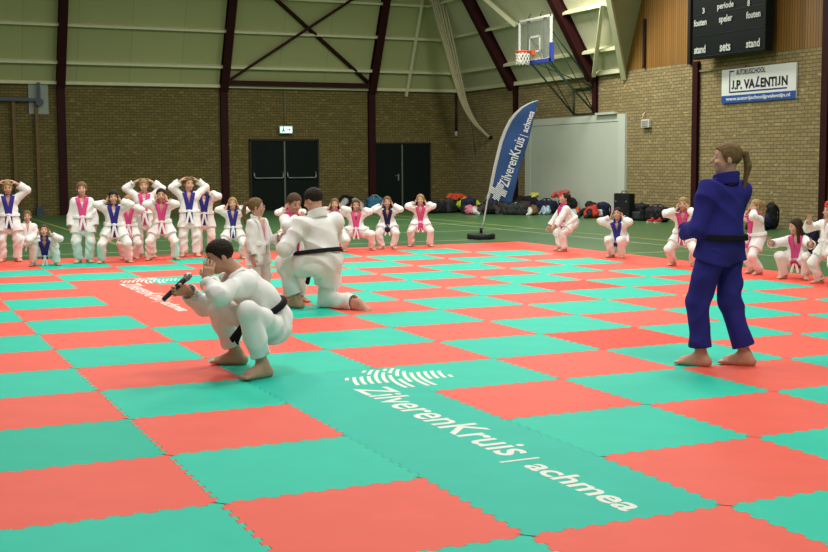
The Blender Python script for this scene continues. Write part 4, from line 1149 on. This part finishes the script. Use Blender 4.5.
# ------------------------------------------------------------------ bags and coats along the walls
def bm_col(c, n): return mat('bag_'+n, c, .75, .25, .2, 7)
BC = dict(black=(.012, .012, .014), navy=(.014, .016, .045), charcoal=(.035, .037, .036), purple=(.045, .022, .055), orange=(.55, .10, .02), neon=(.42, .58, .03), cyan=(.05, .22, .38), pink=(.60, .20, .24),
          red=(.50, .045, .025), rose=(.40, .10, .10), olive=(.15, .10, .03), yellow=(.50, .46, .10), white=(.6, .6, .56), pale=(.38, .50, .58), teal=(.03, .30, .22), grey=(.25, .26, .24), brown=(.05, .025, .02))
def lump(Q, s, k=1.0): return F(.016*k)*folds(Q, s)
def backpack(label, loc, rz, w_, d_, h_, c, c2, group='bags and coats along the walls', lean=0):
    w_ *= 1.15; h_ *= 1.12
    e = sdf_obj('backpack', lambda Q: smin(rbox(Q, (0, 0, h_*.48), _id3, (w_/2, d_/2, h_*.48), .08), ell(Q, (0, 0, h_*.75), _id3, (w_*.42, d_*.5, h_*.27)), .05)+lump(Q, .9), (-w_, -d_, -.05), (w_, d_, h_+.1), .016, bm_col(BC[c], c))
    e.location = loc; e.rotation_euler = (lean, 0, rz); tag(e, label, 'bag', group)
    sdf_obj('front_pocket', lambda Q: rbox(Q, (0, -d_*.52, h_*.30), _id3, (w_*.38, d_*.18, h_*.24), .05)+lump(Q, .8, .6), (-w_, -d_*1.3, -.05), (w_, 0, h_), .014, bm_col(BC[c2], c2), e)
    for s in (-1, 1):
        MB().tube([(s*w_*.22, d_*.40, h_*.92), (s*w_*.26, d_*.72, h_*.72), (s*w_*.28, d_*.70, h_*.35), (s*w_*.34, d_*.42, h_*.10)], .02, 6).build('strap', bm_col(BC[c], c), e)
    MB().tube([(-.06, d_*.1, h_*.95), (-.04, d_*.1, h_*1.06), (.04, d_*.1, h_*1.06), (.06, d_*.1, h_*.95)], .012, 6).build('handle', bm_col(BC[c2], c2), e)
    return e
def duffel(label, loc, rz, l, r_, c, c2, group='bags and coats along the walls'):
    l *= 1.15; r_ *= 1.1
    e = sdf_obj('sports_bag', lambda Q: rbox(Q, (0, 0, r_*.92), _id3, (l/2, r_*.95, r_*.92), r_*.62)+lump(Q, 1.0), (-l*.7, -r_*1.5, -.05), (l*.7, r_*1.5, r_*2.3), .016, bm_col(BC[c], c))
    e.location = loc; e.rotation_euler = (0, 0, rz); tag(e, label, 'bag', group)
    for y in (-1, 1):
        MB().tube([(-l*.22, y*r_*.98, r_*.9), (-l*.20, y*r_*.7, r_*1.75), (-l*.08, y*r_*.25, r_*2.15), (l*.08, y*r_*.25, r_*2.15), (l*.20, y*r_*.7, r_*1.75), (l*.22, y*r_*.98, r_*.9)], .016, 6).build('handle', bm_col(BC[c2], c2), e)
    sdf_obj('end_pocket', lambda Q: rbox(Q, (l*.48, 0, r_*.8), _id3, (.05, r_*.6, r_*.55), .04)+lump(Q, .8, .4), (0, -r_*1.5, 0), (l, r_*1.5, r_*2), .014, bm_col(BC[c2], c2), e)
    return e
def coat(label, loc, rz, w_, h_, c, c2=None, group='bags and coats along the walls', seed=0):
    w_ *= 1.2; h_ *= 1.1
    rs = np.random.RandomState(seed+5); ls = [(rs.uniform(-.3, .3)*w_, rs.uniform(-.2, .2)*w_, h_*rs.uniform(.25, .55), rs.uniform(.22, .38)*w_, rs.uniform(.2, .3)*w_, h_*rs.uniform(.28, .45)) for _ in range(5)]
    def f_(Q):
        d = ell(Q, (0, 0, h_*.3), _id3, (w_*.5, w_*.38, h_*.32))
        for a in ls: d = smin(d, ell(Q, a[:3], _id3, a[3:]), .04)
        return np.maximum(d+lump(Q, .62, 1.25), -Q[:, 2])
    e = sdf_obj('coat', f_, (-w_, -w_, -.03), (w_, w_, h_*1.4), .015, bm_col(BC[c], c))
    e.location = loc; e.rotation_euler = (0, 0, rz); tag(e, label, 'coat', group)
    for s in (-1, 1):
        p = [(s*w_*.25, -w_*.25, h_*.55), (s*w_*.48, -w_*.36, h_*.30), (s*w_*.42, -w_*.55, h_*.10)]
        sdf_obj('sleeve', lambda Q: np.maximum(smin(cap(Q, p[0], p[1], .07*w_/.45, .06*w_/.45), cap(Q, p[1], p[2], .06*w_/.45, .05*w_/.45), .02)+lump(Q, .6, .8), -Q[:, 2]), (-w_, -w_, -.02), (w_, w_, h_*1.2), .014, bm_col(BC[c2 or c], c2 or c), e)
    sdf_obj('hood', lambda Q: ell(Q, (0, w_*.22, h_*.72), _id3, (w_*.22, w_*.18, h_*.24))+lump(Q, .6), (-w_, -w_, 0), (w_, w_, h_*1.4), .014, bm_col(BC[c], c), e)
    return e
def shoe(label, loc, rz, c, sc=1):
    m = MB(); m.tube([(0, -.10*sc, .02), (0, -.03*sc, .02), (0, .05*sc, .02), (0, .11*sc, .02)], [.034*sc, .036*sc, .042*sc, .030*sc], 10)
    e = m.build('shoe', mat('shoe_sole', (.55, .55, .5), .6)); e.location = loc; e.rotation_euler = (0, 0, rz); tag(e, label, 'shoe', 'shoes by the bags')
    sdf_obj('upper', lambda Q: smin(cap(Q, (0, -.08*sc, .065), (0, .08*sc, .045), .045*sc, .034*sc), cap(Q, (0, -.06*sc, .07), (0, -.06*sc, .11), .040*sc, .036*sc), .02), (-.1, -.2, 0), (.1, .2, .2), .010, bm_col(BC[c], c), e)
    return e
RW = -PI/2   # fronts turned into the hall
duffel('black sports bag below the neon coat, beside the double door', (14.65, 27.4, FZ), .3, .60, .17, 'black', 'charcoal')
backpack('charcoal backpack under the orange coat near the wall corner', (15.25, 27.55, FZ), .5, .52, .26, .40, 'charcoal', 'black')
coat('orange red coat thrown on the charcoal backpack', (15.45, 27.75, .36), .4, .46, .18, 'orange', 'red', seed=1)
coat('neon yellow green coat hanging off the charcoal backpack', (15.75, 27.42, .06), .2, .50, .34, 'neon', seed=2)
coat('black and white coat lying behind the kneeling person', (13.45, 31.7, FZ), .1, .62, .46, 'black', 'white', seed=3)
duffel('light blue sports bag by the wall near the second double door', (14.4, 31.6, FZ), 0, .50, .20, 'cyan', 'pale')
coat('pink coat lying first in the row of bags by the flag', (15.15, 26.0, FZ), .9, .40, .26, 'pink', 'white', seed=4)
backpack('navy backpack behind the pink coat', (15.45, 26.75, FZ), -.6, .40, .24, .42, 'navy', 'purple')
coat('black coat between the flag pole and the navy backpack', (15.75, 26.0, FZ), -.5, .52, .34, 'black', 'charcoal', seed=5)
coat('purple coat behind the lower tip of the beach flag', (16.5, 26.9, FZ), -.9, .55, .46, 'purple', 'brown', seed=6)
duffel('long dark sports bag lying in front of the white sliding door', (16.15, 25.1, FZ), -1.0, .72, .17, 'charcoal', 'black')
coat('small teal scarf heap on the bags beside the flag', (16.75, 26.0, .16), -.3, .24, .16, 'teal', 'white', seed=7)
backpack('black backpack with pale strap under the yellow cap', (17.2, 26.1, FZ), RW, .50, .30, .46, 'black', 'grey')
coat('yellow cap and scarf lying on the black backpack by the door', (17.35, 26.0, .44), RW, .26, .13, 'yellow', seed=8)
coat('small olive brown coat on the floor in front of the black bags', (16.5, 24.75, FZ), RW, .36, .27, 'olive', 'white', seed=9)
duffel('navy sports bag behind the stooping child', (17.45, 25.5, FZ), -1.2, .60, .19, 'navy', 'black')
coat('pale blue cloth beside the head of the stooping child', (17.0, 24.75, FZ), RW, .24, .26, 'pale', seed=10)
coat('rose coloured coat lying on the black backpack right of the stooping child', (17.35, 24.35, .46), RW, .40, .22, 'rose', 'red', seed=11)
backpack('black backpack below the rose coloured coat', (17.45, 24.3, FZ), RW, .54, .30, .46, 'black', 'navy')
coat('small orange coat in front of the black backpack', (17.1, 23.3, FZ), RW, .30, .26, 'orange', 'pale', seed=12)
coat('bright red coat heaped near the squatting child with blue collar', (16.95, 22.3, FZ), RW, .42, .32, 'red', 'black', seed=13)
backpack('navy backpack with white front between red coat and black case', (17.4, 22.35, FZ), RW, .34, .24, .38, 'navy', 'white')
cs = empty('instrument_case', (17.0, 20.75, FZ), RW+.15); tag(cs, 'tall black square case behind the squatting child with blue collar', 'case', 'bags and coats along the walls')
MB().box((0, 0, .36), (.58, .22, .70)).build('shell', bm_col(BC['black'], 'black'), cs, .03)
MB().tube([(-.10, 0, .70), (-.08, 0, .77), (.08, 0, .77), (.10, 0, .70)], .014, 6).build('handle', bm_col(BC['charcoal'], 'charcoal'), cs)
MB().box((-.2, -.115, .5), (.05, .02, .04)).build('latch', steel, cs); MB().box((.2, -.115, .5), (.05, .02, .04)).build('latch', steel, cs)
coat('narrow red coat right beside the black case', (17.5, 21.2, FZ), RW, .26, .30, 'red', seed=14)
backpack('round black backpack with grey strap, right of the black case', (17.25, 20.35, FZ), RW, .46, .28, .40, 'black', 'charcoal')
duffel('black sports bag behind the pair of red shoes', (17.2, 19.55, FZ), -1.45, .56, .19, 'black', 'charcoal')
shoe('red shoe nearer the round black backpack', (16.75, 19.22, FZ), PI/2, 'red')
shoe('red shoe nearer the blond child at the mat edge', (16.80, 18.98, FZ), PI/2, 'red')
backpack('dark backpack half hidden behind the blond child with hand at eye', (17.6, 19.0, FZ), RW, .34, .24, .38, 'charcoal', 'navy')
backpack('tall black backpack standing upright against the brick wall', (17.5, 15.62, FZ), RW, .25, .20, .52, 'black', 'charcoal')
coat('dark coat lying at the foot of the tall upright backpack', (17.1, 15.45, FZ), RW, .40, .34, 'navy', 'black', seed=15)
backpack('navy backpack on the green floor between the two right hand children', (12.95, 9.36, FZ), .4, .22, .18, .40, 'navy', 'charcoal')

coat('dark coat piled high behind the flag pole, under the logo of the flag', (15.85, 27.75, FZ), .2, .55, .50, 'charcoal', 'navy', seed=21)
coat('black coat heaped against the white door beside the yellow cap', (17.5, 26.9, FZ), .7, .60, .48, 'black', 'charcoal', seed=22)
coat('brown coat between the long dark sports bag and the olive coat', (16.75, 25.45, FZ), -.4, .48, .36, 'brown', 'purple', seed=23)
coat('black coat lying between the red coat and the orange coat', (17.5, 23.0, FZ), .4, .52, .42, 'black', 'red', seed=24)
